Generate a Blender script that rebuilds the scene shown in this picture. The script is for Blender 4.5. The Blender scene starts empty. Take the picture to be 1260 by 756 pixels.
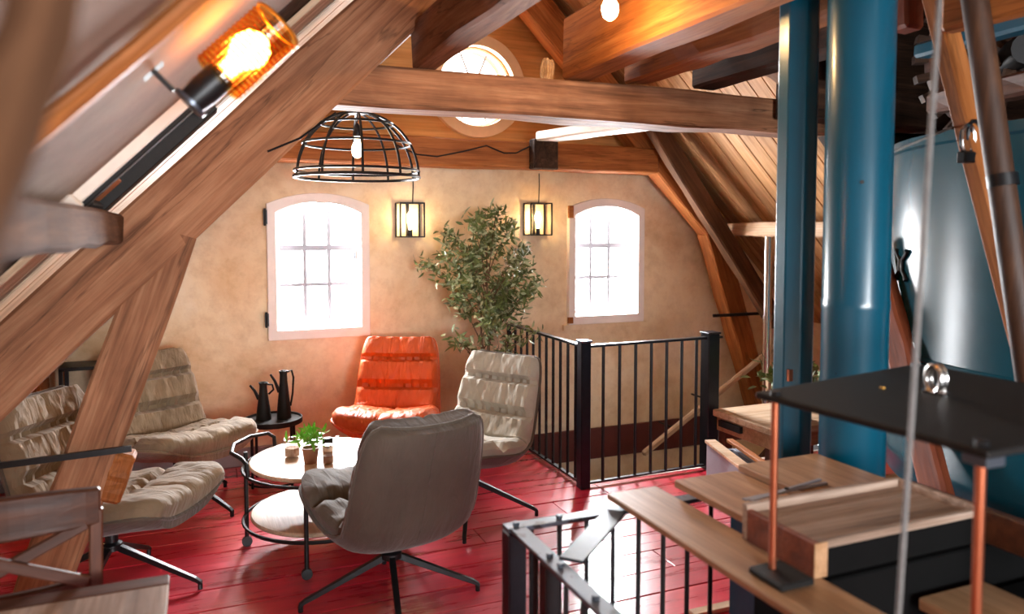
import bpy, bmesh, math, random
from math import sin, cos, pi, radians, sqrt, atan, atan2, exp
from mathutils import Vector, Matrix
from mathutils.geometry import tessellate_polygon
random.seed(7)
SC = bpy.context.scene
COL = SC.collection

# ---------------------------------------------------------------- camera, world, light
cam_d = bpy.data.cameras.new('camera')
cam = bpy.data.objects.new('camera', cam_d); COL.objects.link(cam)
YAW, PITCH = radians(22.5), atan(48 / 930.0)
cam.location = (0, 0, 1.65)
cam.rotation_euler = (pi / 2 - PITCH, 0, -YAW)
cam_d.sensor_width = 36.0
cam_d.lens = 36.0 * 930 / 1260
cam_d.shift_y = -45.0 / 1260
cam_d.clip_start = 0.02
cam_d.dof.use_dof = True
cam_d.dof.focus_distance = 4.2
cam_d.dof.aperture_fstop = 2.1
SC.camera = cam

SC.view_settings.view_transform = 'Standard'
SC.view_settings.look = 'None'
SC.view_settings.gamma = 1.0
SC.view_settings.use_curve_mapping = False
SC.view_settings.exposure = 1.0
SC.cycles.use_denoising = True
SC.cycles.max_bounces = 10
SC.cycles.diffuse_bounces = 6
SC.cycles.transparent_max_bounces = 16
SC.cycles.caustics_reflective = False
SC.cycles.caustics_refractive = False
SC.cycles.sample_clamp_indirect = 6.0

world = bpy.data.worlds.new('sky'); SC.world = world
world.use_nodes = True
bg = world.node_tree.nodes['Background']
bg.inputs['Color'].default_value = (0.93, 0.97, 1.0, 1)
bg.inputs['Strength'].default_value = 5.0


def area_light(name, loc, target, sx, sy, power, color):
    l = bpy.data.lights.new(name, 'AREA'); l.shape = 'RECTANGLE'; l.size = sx; l.size_y = sy
    l.energy = power; l.color = color
    o = bpy.data.objects.new(name, l); COL.objects.link(o); o.location = loc
    o.rotation_euler = (Vector(target) - Vector(loc)).to_track_quat('-Z', 'Y').to_euler()
    return o


# daylight through the gable windows, plus an added fill behind the camera
DAY = (0.95, 0.97, 1.0)
area_light('fill_rear', (0.9, -2.62, 1.75), (0.9, 0, 1.6), 2.2, 1.5, 195, DAY)
area_light('daylight_gable_left', (0.8, 5.86, 1.4), (0.85, 3.5, 0.5), 0.5, 0.85, 125, DAY)
area_light('daylight_gable_right', (3.16, 5.86, 1.4), (2.5, 3.5, 0.5), 0.5, 0.85, 125, DAY)
area_light('daylight_gable_round', (2.01, 5.86, 2.77), (1.9, 3.0, 1.5), 0.4, 0.4, 25, DAY)


# ---------------------------------------------------------------- materials
def srgb(r, g, b):
    f = lambda c: (c / 255 / 12.92) if c / 255 <= 0.04045 else ((c / 255 + 0.055) / 1.055) ** 2.4
    return (f(r), f(g), f(b), 1)


def new_mat(name):
    m = bpy.data.materials.new(name); m.use_nodes = True
    nt = m.node_tree
    return m, nt, nt.nodes['Principled BSDF']


def node(nt, t, **kw):
    n = nt.nodes.new(t)
    for k, v in kw.items():
        if k in n.inputs.keys(): n.inputs[k].default_value = v
        else: setattr(n, k, v)
    return n


def ramp(nt, stops):
    r = nt.nodes.new('ShaderNodeValToRGB')
    e = r.color_ramp.elements
    while len(e) < len(stops): e.new(0.5)
    for i, (p, c) in enumerate(stops):
        e[i].position = p; e[i].color = c
    return r


def plain(name, col, rough=0.5, metal=0.0, noise=0.0, scale=12.0, bump=0.0, coat=0.0, spec=0.5):
    m, nt, b = new_mat(name)
    b.inputs['Specular IOR Level'].default_value = spec
    b.inputs['Roughness'].default_value = rough
    b.inputs['Metallic'].default_value = metal
    b.inputs['Coat Weight'].default_value = coat
    if noise > 0 or bump > 0:
        tc = node(nt, 'ShaderNodeTexCoord')
        n = node(nt, 'ShaderNodeTexNoise', Scale=scale, Detail=6.0, Roughness=0.62)
        nt.links.new(tc.outputs['Object'], n.inputs['Vector'])
        d = tuple(max(0, c * (1 - noise)) for c in col[:3]) + (1,)
        l = tuple(min(1, c * (1 + noise)) for c in col[:3]) + (1,)
        r = ramp(nt, [(0.3, d), (0.7, l)])
        nt.links.new(n.outputs['Fac'], r.inputs['Fac'])
        nt.links.new(r.outputs['Color'], b.inputs['Base Color'])
        if bump > 0:
            bp = node(nt, 'ShaderNodeBump', Strength=bump, Distance=0.01)
            nt.links.new(n.outputs['Fac'], bp.inputs['Height'])
            nt.links.new(bp.outputs['Normal'], b.inputs['Normal'])
    else:
        b.inputs['Base Color'].default_value = col
    return m


def wood(name, dark, mid, light, rough=0.62, axis='X', grain=1.0, bump=0.25, stains=0.0, coat=0.0, cracks=0.12):
    """grain runs along the local axis; tone shifts a little from piece to piece"""
    m, nt, b = new_mat(name)
    tc = node(nt, 'ShaderNodeTexCoord')
    oi = node(nt, 'ShaderNodeObjectInfo')
    add = node(nt, 'ShaderNodeVectorMath', operation='ADD')
    mul = node(nt, 'ShaderNodeVectorMath', operation='SCALE'); mul.inputs['Scale'].default_value = 37.0
    cmb = node(nt, 'ShaderNodeCombineXYZ')
    for k in range(3): nt.links.new(oi.outputs['Random'], cmb.inputs[k])
    nt.links.new(cmb.outputs[0], mul.inputs[0])
    nt.links.new(tc.outputs['Object'], add.inputs[0]); nt.links.new(mul.outputs[0], add.inputs[1])
    mp = node(nt, 'ShaderNodeMapping')
    s = {'X': (1.3, 22, 22), 'Y': (22, 1.3, 22), 'Z': (22, 22, 1.3)}[axis]
    mp.inputs['Scale'].default_value = tuple(v * grain for v in s)
    nt.links.new(add.outputs[0], mp.inputs['Vector'])
    n1 = node(nt, 'ShaderNodeTexNoise', Scale=1.0, Detail=7.0, Roughness=0.6, Distortion=0.6)
    nt.links.new(mp.outputs[0], n1.inputs['Vector'])
    r = ramp(nt, [(0.25, dark), (0.5, mid), (0.75, light)])
    nt.links.new(n1.outputs['Fac'], r.inputs['Fac'])
    n2 = node(nt, 'ShaderNodeTexNoise', Scale=3.0, Detail=4.0)
    nt.links.new(add.outputs[0], n2.inputs['Vector'])
    hsv = node(nt, 'ShaderNodeHueSaturation')
    mr = node(nt, 'ShaderNodeMapRange'); mr.inputs['To Min'].default_value = 0.86; mr.inputs['To Max'].default_value = 1.14
    nt.links.new(oi.outputs['Random'], mr.inputs['Value']); nt.links.new(mr.outputs[0], hsv.inputs['Value'])
    nt.links.new(r.outputs['Color'], hsv.inputs['Color'])
    mpc = node(nt, 'ShaderNodeMapping'); mpc.inputs['Scale'].default_value = tuple(v * grain for v in {'X': (0.55, 7, 7), 'Y': (7, 0.55, 7), 'Z': (7, 7, 0.55)}[axis])
    nt.links.new(add.outputs[0], mpc.inputs['Vector'])
    nc = node(nt, 'ShaderNodeTexNoise', Scale=1.0, Detail=5.0, Roughness=0.55, Distortion=0.3)
    nt.links.new(mpc.outputs[0], nc.inputs['Vector'])
    rc = ramp(nt, [(0.485, (1, 1, 1, 1)), (0.5, (1 - cracks, 1 - cracks, 1 - cracks, 1)), (0.515, (1, 1, 1, 1))])
    nt.links.new(nc.outputs['Fac'], rc.inputs['Fac'])
    mpf = node(nt, 'ShaderNodeMapping'); mpf.inputs['Scale'].default_value = tuple(v * grain for v in {'X': (4, 110, 110), 'Y': (110, 4, 110), 'Z': (110, 110, 4)}[axis])
    nt.links.new(add.outputs[0], mpf.inputs['Vector'])
    nf = node(nt, 'ShaderNodeTexNoise', Scale=1.0, Detail=4.0, Roughness=0.6)
    nt.links.new(mpf.outputs[0], nf.inputs['Vector'])
    rf = ramp(nt, [(0.3, (0.72, 0.7, 0.68, 1)), (0.62, (1.0, 1.0, 1.0, 1))])
    nt.links.new(nf.outputs['Fac'], rf.inputs['Fac'])
    mc = node(nt, 'ShaderNodeMixRGB', blend_type='MULTIPLY'); mc.inputs['Fac'].default_value = 1.0
    nt.links.new(rc.outputs['Color'], mc.inputs['Color1']); nt.links.new(rf.outputs['Color'], mc.inputs['Color2'])
    mx0 = node(nt, 'ShaderNodeMixRGB', blend_type='MULTIPLY'); mx0.inputs['Fac'].default_value = 0.9
    nt.links.new(hsv.outputs['Color'], mx0.inputs['Color1']); nt.links.new(mc.outputs['Color'], mx0.inputs['Color2'])
    mx = node(nt, 'ShaderNodeMixRGB', blend_type='MULTIPLY')
    mx.inputs['Fac'].default_value = 0.35 + stains
    r2 = ramp(nt, [(0.32, (0.45, 0.42, 0.4, 1)), (0.6, (1, 1, 1, 1))])
    nt.links.new(n2.outputs['Fac'], r2.inputs['Fac'])
    nt.links.new(mx0.outputs['Color'], mx.inputs['Color1']); nt.links.new(r2.outputs['Color'], mx.inputs['Color2'])
    nt.links.new(mx.outputs['Color'], b.inputs['Base Color'])
    b.inputs['Specular IOR Level'].default_value = 0.18 if rough >= 0.6 else 0.5
    b.inputs['Roughness'].default_value = rough
    b.inputs['Coat Weight'].default_value = coat
    bp = node(nt, 'ShaderNodeBump', Strength=bump, Distance=0.01)
    nt.links.new(n1.outputs['Fac'], bp.inputs['Height']); nt.links.new(bp.outputs['Normal'], b.inputs['Normal'])
    return m


def plaster(name, base, stain, pale, scale=1.3):
    m, nt, b = new_mat(name)
    tc = node(nt, 'ShaderNodeTexCoord')
    n1 = node(nt, 'ShaderNodeTexNoise', Scale=scale, Detail=8.0, Roughness=0.65, Distortion=0.4)
    n2 = node(nt, 'ShaderNodeTexNoise', Scale=9.0, Detail=8.0, Roughness=0.7)
    n3 = node(nt, 'ShaderNodeTexNoise', Scale=90.0, Detail=3.0)
    for n in (n1, n2, n3): nt.links.new(tc.outputs['Object'], n.inputs['Vector'])
    r = ramp(nt, [(0.33, stain), (0.52, base), (0.72, pale)])
    nt.links.new(n1.outputs['Fac'], r.inputs['Fac'])
    r2 = ramp(nt, [(0.3, (0.72, 0.64, 0.56, 1)), (0.55, (1, 1, 1, 1))])
    nt.links.new(n2.outputs['Fac'], r2.inputs['Fac'])
    mx = node(nt, 'ShaderNodeMixRGB', blend_type='MULTIPLY'); mx.inputs['Fac'].default_value = 0.55
    nt.links.new(r.outputs['Color'], mx.inputs['Color1']); nt.links.new(r2.outputs['Color'], mx.inputs['Color2'])
    nt.links.new(mx.outputs['Color'], b.inputs['Base Color'])
    b.inputs['Roughness'].default_value = 0.85
    bp = node(nt, 'ShaderNodeBump', Strength=0.25, Distance=0.01)
    nt.links.new(n2.outputs['Fac'], bp.inputs['Height'])
    bp2 = node(nt, 'ShaderNodeBump', Strength=0.1, Distance=0.004)
    nt.links.new(n3.outputs['Fac'], bp2.inputs['Height']); nt.links.new(bp.outputs['Normal'], bp2.inputs['Normal'])
    nt.links.new(bp2.outputs['Normal'], b.inputs['Normal'])
    return m


def worn_paint(name, col, under, rough=0.35, chips=0.66, coat=0.3, metal=0.0, spec=0.5):
    m, nt, b = new_mat(name)
    b.inputs['Specular IOR Level'].default_value = spec
    tc = node(nt, 'ShaderNodeTexCoord')
    n1 = node(nt, 'ShaderNodeTexNoise', Scale=16.0, Detail=9.0, Roughness=0.7)
    n2 = node(nt, 'ShaderNodeTexNoise', Scale=2.2, Detail=5.0)
    nt.links.new(tc.outputs['Object'], n1.inputs['Vector']); nt.links.new(tc.outputs['Object'], n2.inputs['Vector'])
    rc = ramp(nt, [(0.3, tuple(c * 0.72 for c in col[:3]) + (1,)), (0.7, tuple(min(1, c * 1.18) for c in col[:3]) + (1,))])
    nt.links.new(n2.outputs['Fac'], rc.inputs['Fac'])
    rf = ramp(nt, [(chips, (0, 0, 0, 1)), (chips + 0.02, (1, 1, 1, 1))])
    nt.links.new(n1.outputs['Fac'], rf.inputs['Fac'])
    mx = node(nt, 'ShaderNodeMixRGB'); mx.inputs['Color2'].default_value = under
    nt.links.new(rf.outputs['Color'], mx.inputs['Fac']); nt.links.new(rc.outputs['Color'], mx.inputs['Color1'])
    nt.links.new(mx.outputs['Color'], b.inputs['Base Color'])
    b.inputs['Roughness'].default_value = rough; b.inputs['Coat Weight'].default_value = coat
    b.inputs['Coat Roughness'].default_value = 0.2; b.inputs['Metallic'].default_value = metal
    bp = node(nt, 'ShaderNodeBump', Strength=0.12, Distance=0.004)
    nt.links.new(n1.outputs['Fac'], bp.inputs['Height']); nt.links.new(bp.outputs['Normal'], b.inputs['Normal'])
    return m


def floor_paint(name):
    m, nt, b = new_mat(name)
    tc = node(nt, 'ShaderNodeTexCoord'); oi = node(nt, 'ShaderNodeObjectInfo')
    mp = node(nt, 'ShaderNodeMapping'); mp.inputs['Scale'].default_value = (1.2, 9, 9)
    geo = node(nt, 'ShaderNodeNewGeometry')
    nt.links.new(geo.outputs['Position'], mp.inputs['Vector'])
    n1 = node(nt, 'ShaderNodeTexNoise', Scale=1.5, Detail=8.0, Roughness=0.65)
    nt.links.new(mp.outputs[0], n1.inputs['Vector'])
    n2 = node(nt, 'ShaderNodeTexNoise', Scale=26.0, Detail=9.0, Roughness=0.75)
    nt.links.new(geo.outputs['Position'], n2.inputs['Vector'])
    r = ramp(nt, [(0.3, srgb(154, 24, 42)), (0.55, srgb(198, 38, 58)), (0.75, srgb(212, 62, 80))])
    nt.links.new(n1.outputs['Fac'], r.inputs['Fac'])
    rf = ramp(nt, [(0.66, (0, 0, 0, 1)), (0.74, (0.6, 0.6, 0.6, 1))])
    nt.links.new(n2.outputs['Fac'], rf.inputs['Fac'])
    mx = node(nt, 'ShaderNodeMixRGB'); mx.inputs['Color2'].default_value = srgb(205, 120, 112)
    nt.links.new(rf.outputs['Color'], mx.inputs['Fac']); nt.links.new(r.outputs['Color'], mx.inputs['Color1'])
    hsv = node(nt, 'ShaderNodeHueSaturation')
    mr = node(nt, 'ShaderNodeMapRange'); mr.inputs['To Min'].default_value = 0.85; mr.inputs['To Max'].default_value = 1.12
    nt.links.new(oi.outputs['Random'], mr.inputs['Value']); nt.links.new(mr.outputs[0], hsv.inputs['Value'])
    nt.links.new(mx.outputs['Color'], hsv.inputs['Color'])
    nt.links.new(hsv.outputs['Color'], b.inputs['Base Color'])
    rr = ramp(nt, [(0.3, (0.22, 0.22, 0.22, 1)), (0.75, (0.42, 0.42, 0.42, 1))])
    nt.links.new(n1.outputs['Fac'], rr.inputs['Fac']); nt.links.new(rr.outputs['Color'], b.inputs['Roughness'])
    b.inputs['Coat Weight'].default_value = 1.0; b.inputs['Coat Roughness'].default_value = 0.2; b.inputs['Coat IOR'].default_value = 1.6
    bp = node(nt, 'ShaderNodeBump', Strength=0.18, Distance=0.006)
    nt.links.new(n1.outputs['Fac'], bp.inputs['Height']); nt.links.new(bp.outputs['Normal'], b.inputs['Normal'])
    return m


def fabric(name, col, rough=0.8, mottle=0.25, wr=0.5, sheen=0.2):
    m, nt, b = new_mat(name)
    tc = node(nt, 'ShaderNodeTexCoord')
    n1 = node(nt, 'ShaderNodeTexNoise', Scale=5.0, Detail=6.0, Roughness=0.6)
    nt.links.new(tc.outputs['Object'], n1.inputs['Vector'])
    n2 = node(nt, 'ShaderNodeTexNoise', Scale=260.0, Detail=2.0)
    nt.links.new(tc.outputs['Object'], n2.inputs['Vector'])
    r = ramp(nt, [(0.3, tuple(c * (1 - mottle) for c in col[:3]) + (1,)), (0.7, tuple(min(1, c * (1 + mottle)) for c in col[:3]) + (1,))])
    nt.links.new(n1.outputs['Fac'], r.inputs['Fac']); nt.links.new(r.outputs['Color'], b.inputs['Base Color'])
    b.inputs['Roughness'].default_value = rough; b.inputs['Sheen Weight'].default_value = sheen
    mp = node(nt, 'ShaderNodeMapping'); mp.inputs['Scale'].default_value = (6, 22, 6)
    nt.links.new(tc.outputs['Object'], mp.inputs['Vector'])
    n3 = node(nt, 'ShaderNodeTexNoise', Scale=1.0, Detail=3.0, Distortion=1.0)
    nt.links.new(mp.outputs[0], n3.inputs['Vector'])
    bp = node(nt, 'ShaderNodeBump', Strength=wr, Distance=0.03)
    nt.links.new(n3.outputs['Fac'], bp.inputs['Height'])
    bp2 = node(nt, 'ShaderNodeBump', Strength=0.12, Distance=0.002)
    nt.links.new(n2.outputs['Fac'], bp2.inputs['Height']); nt.links.new(bp.outputs['Normal'], bp2.inputs['Normal'])
    nt.links.new(bp2.outputs['Normal'], b.inputs['Normal'])
    return m


def emit(name, col, strength):
    m = bpy.data.materials.new(name); m.use_nodes = True
    nt = m.node_tree; nt.nodes.clear()
    o = nt.nodes.new('ShaderNodeOutputMaterial'); e = nt.nodes.new('ShaderNodeEmission')
    e.inputs['Color'].default_value = col; e.inputs['Strength'].default_value = strength
    nt.links.new(e.outputs[0], o.inputs['Surface'])
    return m


def thin_glass(name, tint=(1, 1, 1, 1), gloss=0.08, rough=0.02, bumpy=0.0):
    m = bpy.data.materials.new(name); m.use_nodes = True
    nt = m.node_tree; nt.nodes.clear()
    o = nt.nodes.new('ShaderNodeOutputMaterial')
    t = nt.nodes.new('ShaderNodeBsdfTransparent'); t.inputs['Color'].default_value = tint
    g = nt.nodes.new('ShaderNodeBsdfGlossy'); g.inputs['Roughness'].default_value = rough
    mx = nt.nodes.new('ShaderNodeMixShader'); mx.inputs['Fac'].default_value = gloss
    nt.links.new(t.outputs[0], mx.inputs[1]); nt.links.new(g.outputs[0], mx.inputs[2])
    nt.links.new(mx.outputs[0], o.inputs['Surface'])
    if bumpy:
        tc = nt.nodes.new('ShaderNodeTexCoord'); w = nt.nodes.new('ShaderNodeTexWave')
        w.inputs['Scale'].default_value = 30; nt.links.new(tc.outputs['Object'], w.inputs['Vector'])
        bp = nt.nodes.new('ShaderNodeBump'); bp.inputs['Strength'].default_value = bumpy
        nt.links.new(w.outputs['Fac'], bp.inputs['Height']); nt.links.new(bp.outputs['Normal'], g.inputs['Normal'])
    return m


M = dict(
    beam=wood('old_oak_beam', srgb(104, 68, 46), srgb(156, 108, 78), srgb(186, 140, 106), 0.7, stains=0.2, bump=0.4, cracks=0.5),
    beam_stained=wood('sooty_oak_beam', srgb(104, 68, 46), srgb(156, 108, 78), srgb(186, 140, 106), 0.7, stains=0.55, bump=0.4, cracks=0.6),
    pole_x=wood('brown_brace_wood', srgb(62, 40, 26), srgb(100, 68, 46), srgb(130, 92, 64), 0.9, axis='X', stains=0.2),
    pole=wood('dark_pole_wood', srgb(40, 24, 14), srgb(70, 44, 28), srgb(98, 64, 40), 0.55, axis='Z', stains=0.1),
    beam_dark=wood('dark_oak_beam', srgb(34, 22, 16), srgb(62, 42, 30), srgb(92, 64, 46), 0.7, stains=0.25, bump=0.4, cracks=0.5),
    beam_orange=wood('honey_pine_beam', srgb(132, 76, 36), srgb(172, 104, 54), srgb(196, 130, 76), 0.6, stains=0.1, cracks=0.35),
    pale=wood('pale_pine_board', srgb(178, 142, 110), srgb(214, 182, 150), srgb(232, 206, 178), 0.65, axis='X', stains=0.0),
    honey=wood('honey_roof_board', srgb(150, 104, 62), srgb(192, 144, 96), srgb(216, 174, 128), 0.62, axis='X', stains=0.1),
    gable=wood('gable_wood_lamp_glow', srgb(206, 136, 70), srgb(228, 160, 92), srgb(240, 182, 116), 0.6, axis='X', grain=0.4, bump=0.1),  # panel wood, its orange deepened to stand in for warm lamp glow
    oak=wood('oak_worktop', srgb(140, 98, 62), srgb(176, 134, 96), srgb(200, 160, 124), 0.45, axis='Y', stains=0.05),
    greywood=wood('worn_grey_wood', srgb(128, 104, 88), srgb(168, 142, 124), srgb(196, 174, 158), 0.55, axis='Y', stains=0.15),
    greywood_x=wood('worn_grey_beam', srgb(128, 104, 88), srgb(168, 142, 124), srgb(196, 174, 158), 0.65, axis='X', stains=0.2, cracks=0.3),
    oak_x=wood('oak_board_x', srgb(140, 98, 62), srgb(176, 134, 96), srgb(200, 160, 124), 0.45, axis='X', stains=0.05),
    brown=wood('brown_stained_wood', srgb(52, 24, 11), srgb(82, 42, 21), srgb(108, 60, 34), 0.5, axis='X', stains=0.1),
    redwood=wood('red_brown_wood', srgb(92, 40, 22), srgb(130, 62, 34), srgb(152, 82, 50), 0.5, axis='X'),
    tabletop=wood('pale_table_oak', srgb(196, 160, 126), srgb(222, 192, 162), srgb(236, 212, 188), 0.4, axis='Y', grain=0.7),
    plaster=plaster('stained_plaster', srgb(240, 220, 188), srgb(220, 186, 144), srgb(246, 234, 214)),
    plaster_roof=plaster('grey_roof_plaster', srgb(136, 110, 92), srgb(116, 88, 70), srgb(152, 130, 112)),
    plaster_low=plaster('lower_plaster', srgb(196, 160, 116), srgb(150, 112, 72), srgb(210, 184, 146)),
    barpaint=plain('grey_glazing_bar_paint', srgb(120, 118, 124), 0.5),
    white=plain('white_window_paint', srgb(238, 230, 226), 0.45, noise=0.04),
    offwhite=plain('offwhite_wood', srgb(232, 222, 210), 0.6, noise=0.08, scale=6, bump=0.1),
    cream=plain('cream_round_frame', srgb(226, 188, 146), 0.6, noise=0.06),
    floor=floor_paint('red_floor_paint'),
    maroon=plain('maroon_trim', srgb(92, 34, 28), 0.5, noise=0.2, scale=5),
    greybase=plain('grey_baseboard_paint', srgb(150, 138, 138), 0.6, noise=0.15, scale=6),
    black=plain('black_metal', srgb(22, 22, 24), 0.42, 0.3, noise=0.25, scale=20),
    blackblue=plain('black_steel_paint', srgb(26, 30, 38), 0.35, 0.4, noise=0.3, scale=14, bump=0.05),
    steel=worn_paint('worn_steel_strip', srgb(84, 90, 100), srgb(40, 38, 40), 0.34, 0.58, 0.1, 0.6),
    blackmatte=plain('matte_black_sheet', srgb(20, 18, 17), 0.6, 0.0, noise=0.3, scale=40, bump=0.05, spec=0.3),
    blackwood=plain('black_painted_wood', srgb(7, 7, 7), 0.8, noise=0.3, scale=9, spec=0.12),
    teal=worn_paint('teal_gloss_paint', srgb(0, 74, 96), srgb(14, 34, 40), 0.3, 0.69, 0.4),
    teal_tank=worn_paint('teal_tank_paint', srgb(0, 58, 72), srgb(40, 60, 66), 0.26, 0.74, 0.0, 0.0, 0.22),
    copper=plain('copper_rod_metal', srgb(186, 108, 78), 0.32, 0.9, noise=0.15, scale=10),
    chrome=plain('chrome', srgb(220, 216, 212), 0.15, 1.0),
    rope=plain('steel_rope', srgb(100, 97, 95), 0.6, 0.0, noise=0.2, scale=60, bump=0.3),
    orange=fabric('orange_leather', srgb(198, 82, 22), 0.55, 0.2, 0.6, 0.0),
    taupe=fabric('taupe_suede', srgb(82, 71, 60), 0.85, 0.2, 0.35),
    grey=fabric('light_grey_suede', srgb(166, 160, 146), 0.85, 0.15, 0.4),
    olive=fabric('olive_brown_suede', srgb(126, 108, 84), 0.85, 0.2, 0.45),
    piping=plain('dark_piping', srgb(86, 76, 66), 0.8, noise=0.2),
    leaf=plain('olive_leaf', srgb(98, 112, 62), 0.5, noise=0.55, scale=9),
    leaf_pale=plain('pale_leaf', srgb(168, 178, 140), 0.5, noise=0.3, scale=9),
    leaf_bright=plain('bright_herb_leaf', srgb(120, 190, 60), 0.5, noise=0.3),
    bark=plain('thin_bark', srgb(104, 78, 54), 0.8, noise=0.3, scale=30),
    soil=plain('dark_soil', srgb(50, 38, 30), 0.95, noise=0.4, scale=40),
    pot=plain('grey_pot', srgb(82, 78, 74), 0.7, noise=0.15),
    terracotta=plain('clay_pot', srgb(150, 104, 78), 0.7, noise=0.15),
    greypaint=plain('grey_crate_paint', srgb(150, 152, 164), 0.6, noise=0.12, scale=5),
    silver=plain('silver_metal', srgb(214, 212, 210), 0.22, 1.0),
    brass=plain('brass_cap', srgb(176, 132, 60), 0.35, 0.9),
    glass=thin_glass('window_glass', (1, 1, 1, 1), 0.05),
    clear=thin_glass('clear_glass', (0.95, 0.93, 0.9, 1), 0.14),
    amber=thin_glass('amber_ribbed_glass', (1.0, 0.60, 0.12, 1), 0.12, 0.12, 0.5),
    filament=emit('hot_bulb', (1.0, 0.66, 0.30, 1), 45),
    filament_soft=emit('soft_bulb', (1.0, 0.80, 0.52, 1), 14),
    filament_big=emit('amber_bulb', (1.0, 0.72, 0.36, 1), 34),
    hill=plain('outside_ground', srgb(150, 156, 140), 0.9, noise=0.2),
)


# ---------------------------------------------------------------- mesh helpers
class MB:
    def __init__(s): s.v = []; s.f = []

    def add(s, vs, fs, mx=None):
        b = len(s.v)
        s.v += [tuple(mx @ Vector(p)) if mx else tuple(p) for p in vs]
        s.f += [tuple(i + b for i in f) for f in fs]
        return s

    def box(s, x0, x1, y0, y1, z0, z1, mx=None):
        vs = [(x0, y0, z0), (x1, y0, z0), (x1, y1, z0), (x0, y1, z0), (x0, y0, z1), (x1, y0, z1), (x1, y1, z1), (x0, y1, z1)]
        return s.add(vs, [(3, 2, 1, 0), (4, 5, 6, 7), (0, 1, 5, 4), (1, 2, 6, 5), (2, 3, 7, 6), (3, 0, 4, 7)], mx)

    def cyl(s, p0, p1, r, n=16, r1=None, caps=True):
        p0 = Vector(p0); p1 = Vector(p1); r1 = r if r1 is None else r1
        q = (p1 - p0).to_track_quat('Z', 'Y').to_matrix()
        vs = []
        for p, rr in ((p0, r), (p1, r1)):
            for i in range(n):
                a = 2 * pi * i / n
                vs.append(p + q @ Vector((rr * cos(a), rr * sin(a), 0)))
        fs = [(i, (i + 1) % n, n + (i + 1) % n, n + i) for i in range(n)]
        if caps: fs += [tuple(range(n - 1, -1, -1)), tuple(range(n, 2 * n))]
        return s.add(vs, fs)

    def tube(s, pts, r, n=8, closed=False):
        pts = [Vector(p) for p in pts]; m = len(pts); vs = []
        t0 = (pts[1] - pts[0]).normalized()
        ref = Vector((0, 0, 1)) if abs(t0.z) < 0.9 else Vector((1, 0, 0))
        u = t0.cross(ref).normalized()
        rad = r if isinstance(r, (list, tuple)) else [r] * m
        for i in range(m):
            a = pts[i - 1] if i > 0 else (pts[-1] if closed else pts[0])
            b = pts[(i + 1) % m] if (i < m - 1 or closed) else pts[-1]
            t = (b - a).normalized()
            u = (u - t * u.dot(t)).normalized(); w = t.cross(u)
            for k in range(n):
                an = 2 * pi * k / n
                vs.append(pts[i] + (u * cos(an) + w * sin(an)) * rad[i])
        fs = []
        for i in range(m if closed else m - 1):
            j = (i + 1) % m
            for k in range(n):
                l = (k + 1) % n
                fs.append((i * n + k, i * n + l, j * n + l, j * n + k))
        if not closed: fs += [tuple(range(n - 1, -1, -1)), tuple((m - 1) * n + k for k in range(n))]
        return s.add(vs, fs)

    def lathe(s, prof, n=24, mx=None, cap=True):
        vs = []; m = len(prof)
        for r, z in prof:
            for k in range(n):
                a = 2 * pi * k / n; vs.append((r * cos(a), r * sin(a), z))
        fs = []
        for i in range(m - 1):
            for k in range(n):
                l = (k + 1) % n
                fs.append((i * n + k, i * n + l, (i + 1) * n + l, (i + 1) * n + k))
        if cap: fs += [tuple(range(n - 1, -1, -1)), tuple((m - 1) * n + k for k in range(n))]
        return s.add(vs, fs, mx)

    def prism(s, outer, holes, lo, hi, to3):
        """polygon with holes (2D) extruded from lo to hi; to3(u, v, w) gives the point"""
        loops = [outer] + list(holes)
        flat = [p for l in loops for p in l]
        tris = tessellate_polygon([[Vector((p[0], p[1], 0)) for p in l] for l in loops])
        n = len(flat)
        vs = [to3(p[0], p[1], lo) for p in flat] + [to3(p[0], p[1], hi) for p in flat]
        fs = [tuple(t) for t in tris] + [tuple(i + n for i in reversed(t)) for t in tris]
        b = 0
        for l in loops:
            k = len(l)
            for i in range(k):
                j = (i + 1) % k
                fs.append((b + i, b + j, n + b + j, n + b + i))
            b += k
        return s.add(vs, fs)

    def grid(s, fn, nu, nv, closed_u=False):
        vs = [fn(i / nu, j / nv) for j in range(nv + 1) for i in range(nu + 1)]
        w = nu + 1
        fs = [(j * w + i, j * w + i + 1, (j + 1) * w + i + 1, (j + 1) * w + i) for j in range(nv) for i in range(nu)]
        return s.add(vs, fs)

    def build(s, name, mat, parent=None, smooth=False, bevel=0.0, seg=1, loc=None, weld=False):
        me = bpy.data.meshes.new(name)
        bm = bmesh.new()
        vs = [bm.verts.new(p) for p in s.v]
        for f in s.f:
            try: bm.faces.new([vs[i] for i in f])
            except ValueError: pass
        if weld: bmesh.ops.remove_doubles(bm, verts=bm.verts, dist=1e-5)
        bmesh.ops.recalc_face_normals(bm, faces=bm.faces)
        if bevel:
            es = [e for e in bm.edges if len(e.link_faces) == 2 and e.calc_face_angle(0) > 0.5]
            bmesh.ops.bevel(bm, geom=es, offset=bevel, segments=seg, affect='EDGES', clamp_overlap=True)
        bm.to_mesh(me); bm.free()
        if smooth:
            for p in me.polygons: p.use_smooth = True
            me.set_sharp_from_angle(angle=radians(38))
        me.materials.append(M[mat] if isinstance(mat, str) else mat)
        o = bpy.data.objects.new(name, me); COL.objects.link(o)
        if parent: o.parent = parent
        if loc: o.location = loc
        return o


def tag(o, label=None, cat=None, group=None, kind=None):
    if label: o['label'] = label
    if cat: o['category'] = cat
    if group: o['group'] = group
    if kind: o['kind'] = kind
    return o


def empty(name, loc, rz=0.0):
    o = bpy.data.objects.new(name, None); COL.objects.link(o)
    o.location = loc; o.rotation_euler = (0, 0, rz); o.empty_display_size = 0.1
    return o


def struct(o): return tag(o, kind='structure')


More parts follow.
